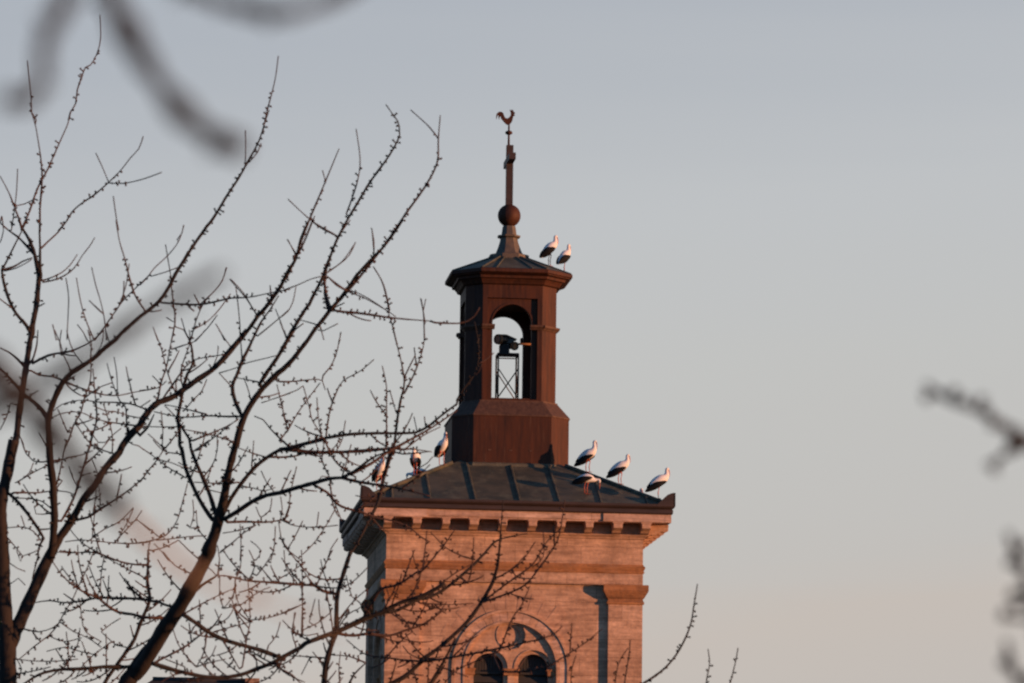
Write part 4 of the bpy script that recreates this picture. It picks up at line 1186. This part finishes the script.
# ---- young tree whose top twigs enter at the bottom right of the tower
def simple_tree(name, polys, trunk, d, label, group=None, spur=(3,8), size=1.35, bark=None, kw=1.0, parts='branch', drift=.5, seed=5):
    rr = random.Random(seed)
    base = at(*trunk[0][:2], d+trunk[0][3]); base.z = 0
    r = empty(name, base, 0, label, 'tree', group)
    t = MB(); spurred(t, [(x,y,d+dd,w1) for x,y,w1,dd in catmull(trunk, 12)], False, rr)
    p1 = at(trunk[0][0],trunk[0][1],d+trunk[0][3])
    if p1.z > 0: t.tube([Vector((p1.x,p1.y,-.05)), p1], [trunk[0][2]*.6*d/FPX, trunk[0][2]*.5*d/FPX], 10)
    fin_(t, 'trunk', r, root=r)
    for (w0,w1,pts) in polys:
        L_ = catmull(pts, 5 if d > 20 else 9); n = len(L_); b = MB()
        P__ = []
        for k,q in enumerate(L_):
            tt = k/(n-1); P__.append((q[0],q[1],d+q[2],w0+(w1-w0)*tt))
        spurred(b, P__, spur is not None, rr, gap=spur or (4,9), size=size, kw=kw, big=size > 3); fin_(b, parts, r, root=r)
    return r
simple_tree('young_tree', [
  (3.4,1.0,[(600,740,0),(630,697,.1),(644,683,.15),(652,678,.2),(665,668,.25),(676,655,.3),(685,639,.3),(691,623,.35),(694,605,.4),(697.5,584,.45)]),
  (2.2,.8,[(700,735,-.1),(705,700,-.05),(706.5,680,0),(709.5,664,.05),(708,649,.1)]),
  (2.0,.8,[(715,725,.1),(728,690,.2),(735,664,.3),(738,648,.35)]),
  (1.8,.8,[(606,735,-.2),(613,700,-.25),(618,665,-.3),(628,648,-.3)]),
  (1.6,.8,[(622,708,.1),(625,680,.2),(629,655,.3),(630,640,.3)]),
  (1.5,.8,[(590,745,.1),(574,700,.2),(571,675,.2),(576,655,.2)]),
 ], [(660,1300,22,0),(655,1150,18,0),(650,1000,14,0),(640,860,9,0),(625,770,5,0),(600,740,3.6,0)], 32, 'slender bare young tree whose top twigs rise just right of the tower', seed=8)
# connecting limbs are part of the trunk sweep
yt = [(3,[(640,860,0),(690,780,0),(700,735,-.1)]),(2.6,[(690,780,0),(712,745,.05),(715,725,.1)]),(2.4,[(625,770,0),(618,735,.0),(622,708,.1)])]
b = MB()
for w1,pts in yt: spurred(b, [(x,y,32+dd,w1) for x,y,dd in catmull(pts,6)], False)
ytr = bpy.data.objects['young_tree']; fin_(b, 'limb', ytr, root=ytr)

# ---- tree right beside the camera on the left: out-of-focus branches
m_bark2 = m_bark
DN = 2.35
simple_tree('overhanging_tree', [
  (24,27,[(-260,-330,.1),(-60,-190,.0),(80,-80,0),(112,0,0),(145,62,0),(182,112,0),(215,138,0),(246,150,0)]),
  (22,18,[(20,-130,0),(66,-20,0),(45,40,0),(42,80,0),(28,100,0),(2,98,0)]),
  (22,16,[(-60,-190,.1),(120,-60,.1),(190,-12,.1),(245,8,.1),(295,12,.1),(350,-14,.12),(400,-60,.12)]),
 ], [(-900,2600,120,.2),(-880,1500,110,.2),(-800,700,90,.2),(-640,150,60,.15),(-440,-180,36,.1),(-260,-330,22,.1)], DN, 'tree beside the viewer with blurred branches hanging into the top left', spur=(14,34), size=5, drift=0, seed=3)
simple_tree('near_sapling', [
  (44,26,[(-330,180,.1),(-120,310,.05),(-20,362,0),(35,415,0),(80,470,0),(125,516,0)]),
  (14,3,[(122,513,0),(165,553,.02),(212,583,.05),(262,602,.1),(310,620,.2),(345,632,.3)]),
  (28,12,[(-200,420,.0),(-20,412,0),(30,392,0),(80,362,0),(125,330,0),(170,300,0),(225,272,0)]),
 ], [(-760,2700,90,.3),(-740,1600,80,.3),(-680,900,66,.25),(-520,420,44,.2),(-330,180,28,.1)], DN+.15, 'sapling close to the viewer with blurred dark branches crossing the left middle', spur=(14,34), size=5, seed=4)
ns = bpy.data.objects['near_sapling']
m_pale = mat('sunlit_bark', (.30,.205,.14), .8, var=.3, scale=20)  # sunlight along this branch put into a paler, warmer bark colour
pale = sorted([c for c in ns.children if c.name.startswith('branch')], key=lambda c: c.name)[1]
pale.data.materials[0] = m_pale; b = MB(); spurred(b, [(x,y,DN+.15+dd,w1) for x,y,w1,dd in catmull([(-600,640,30,.22),(-400,480,22,.1),(-200,420,17,0)],20)], False); fin_(b,'limb',ns,root=ns)
ot = bpy.data.objects['overhanging_tree']; b = MB(); spurred(b, [(x,y,DN+dd,w1) for x,y,w1,dd in catmull([(-60,-190,16,.0),(-20,-170,15,0),(20,-130,15,0)],12)], False); fin_(b,'limb',ot,root=ot)
# ---- right edge: tree a few metres away, softly out of focus
DR = 4.0
simple_tree('budding_tree', [
  (17,9,[(1130,500,.1),(1075,465,.05),(1024,438,0),(1000,424,0),(975,409,0),(950,400,0),(925,384,0)]),
  (8,6,[(1024,440,0),(1005,455,0),(985,466,0)]),
  (18,10,[(1090,680,0),(1050,620,0),(1026,580,0),(1015,552,0),(1008,532,0)]),
  (11,7,[(1060,634,0),(1030,620,0),(1000,618,0)]),
  (16,9,[(1060,760,.1),(1030,700,0),(1012,668,0),(1006,640,0)]),
 ], [(1420,3200,110,.3),(1400,2000,95,.3),(1340,1200,70,.2),(1230,760,40,.1),(1130,500,16,.1)], DR, 'tree at the right edge with knobbly blurred branch tips', spur=(5,11), size=7.0, seed=6)
bt = bpy.data.objects['budding_tree']; b = MB()
for pts in ([(1230,760,18,.1),(1150,730,14,.05),(1090,680,11,0)],[(1300,1000,18,.2),(1160,860,14,.1),(1060,760,10,.1)]):
    spurred(b, [(x,y,DR+dd,w1) for x,y,w1,dd in catmull(pts,12)], False)
fin_(b,'limb',bt,root=bt)
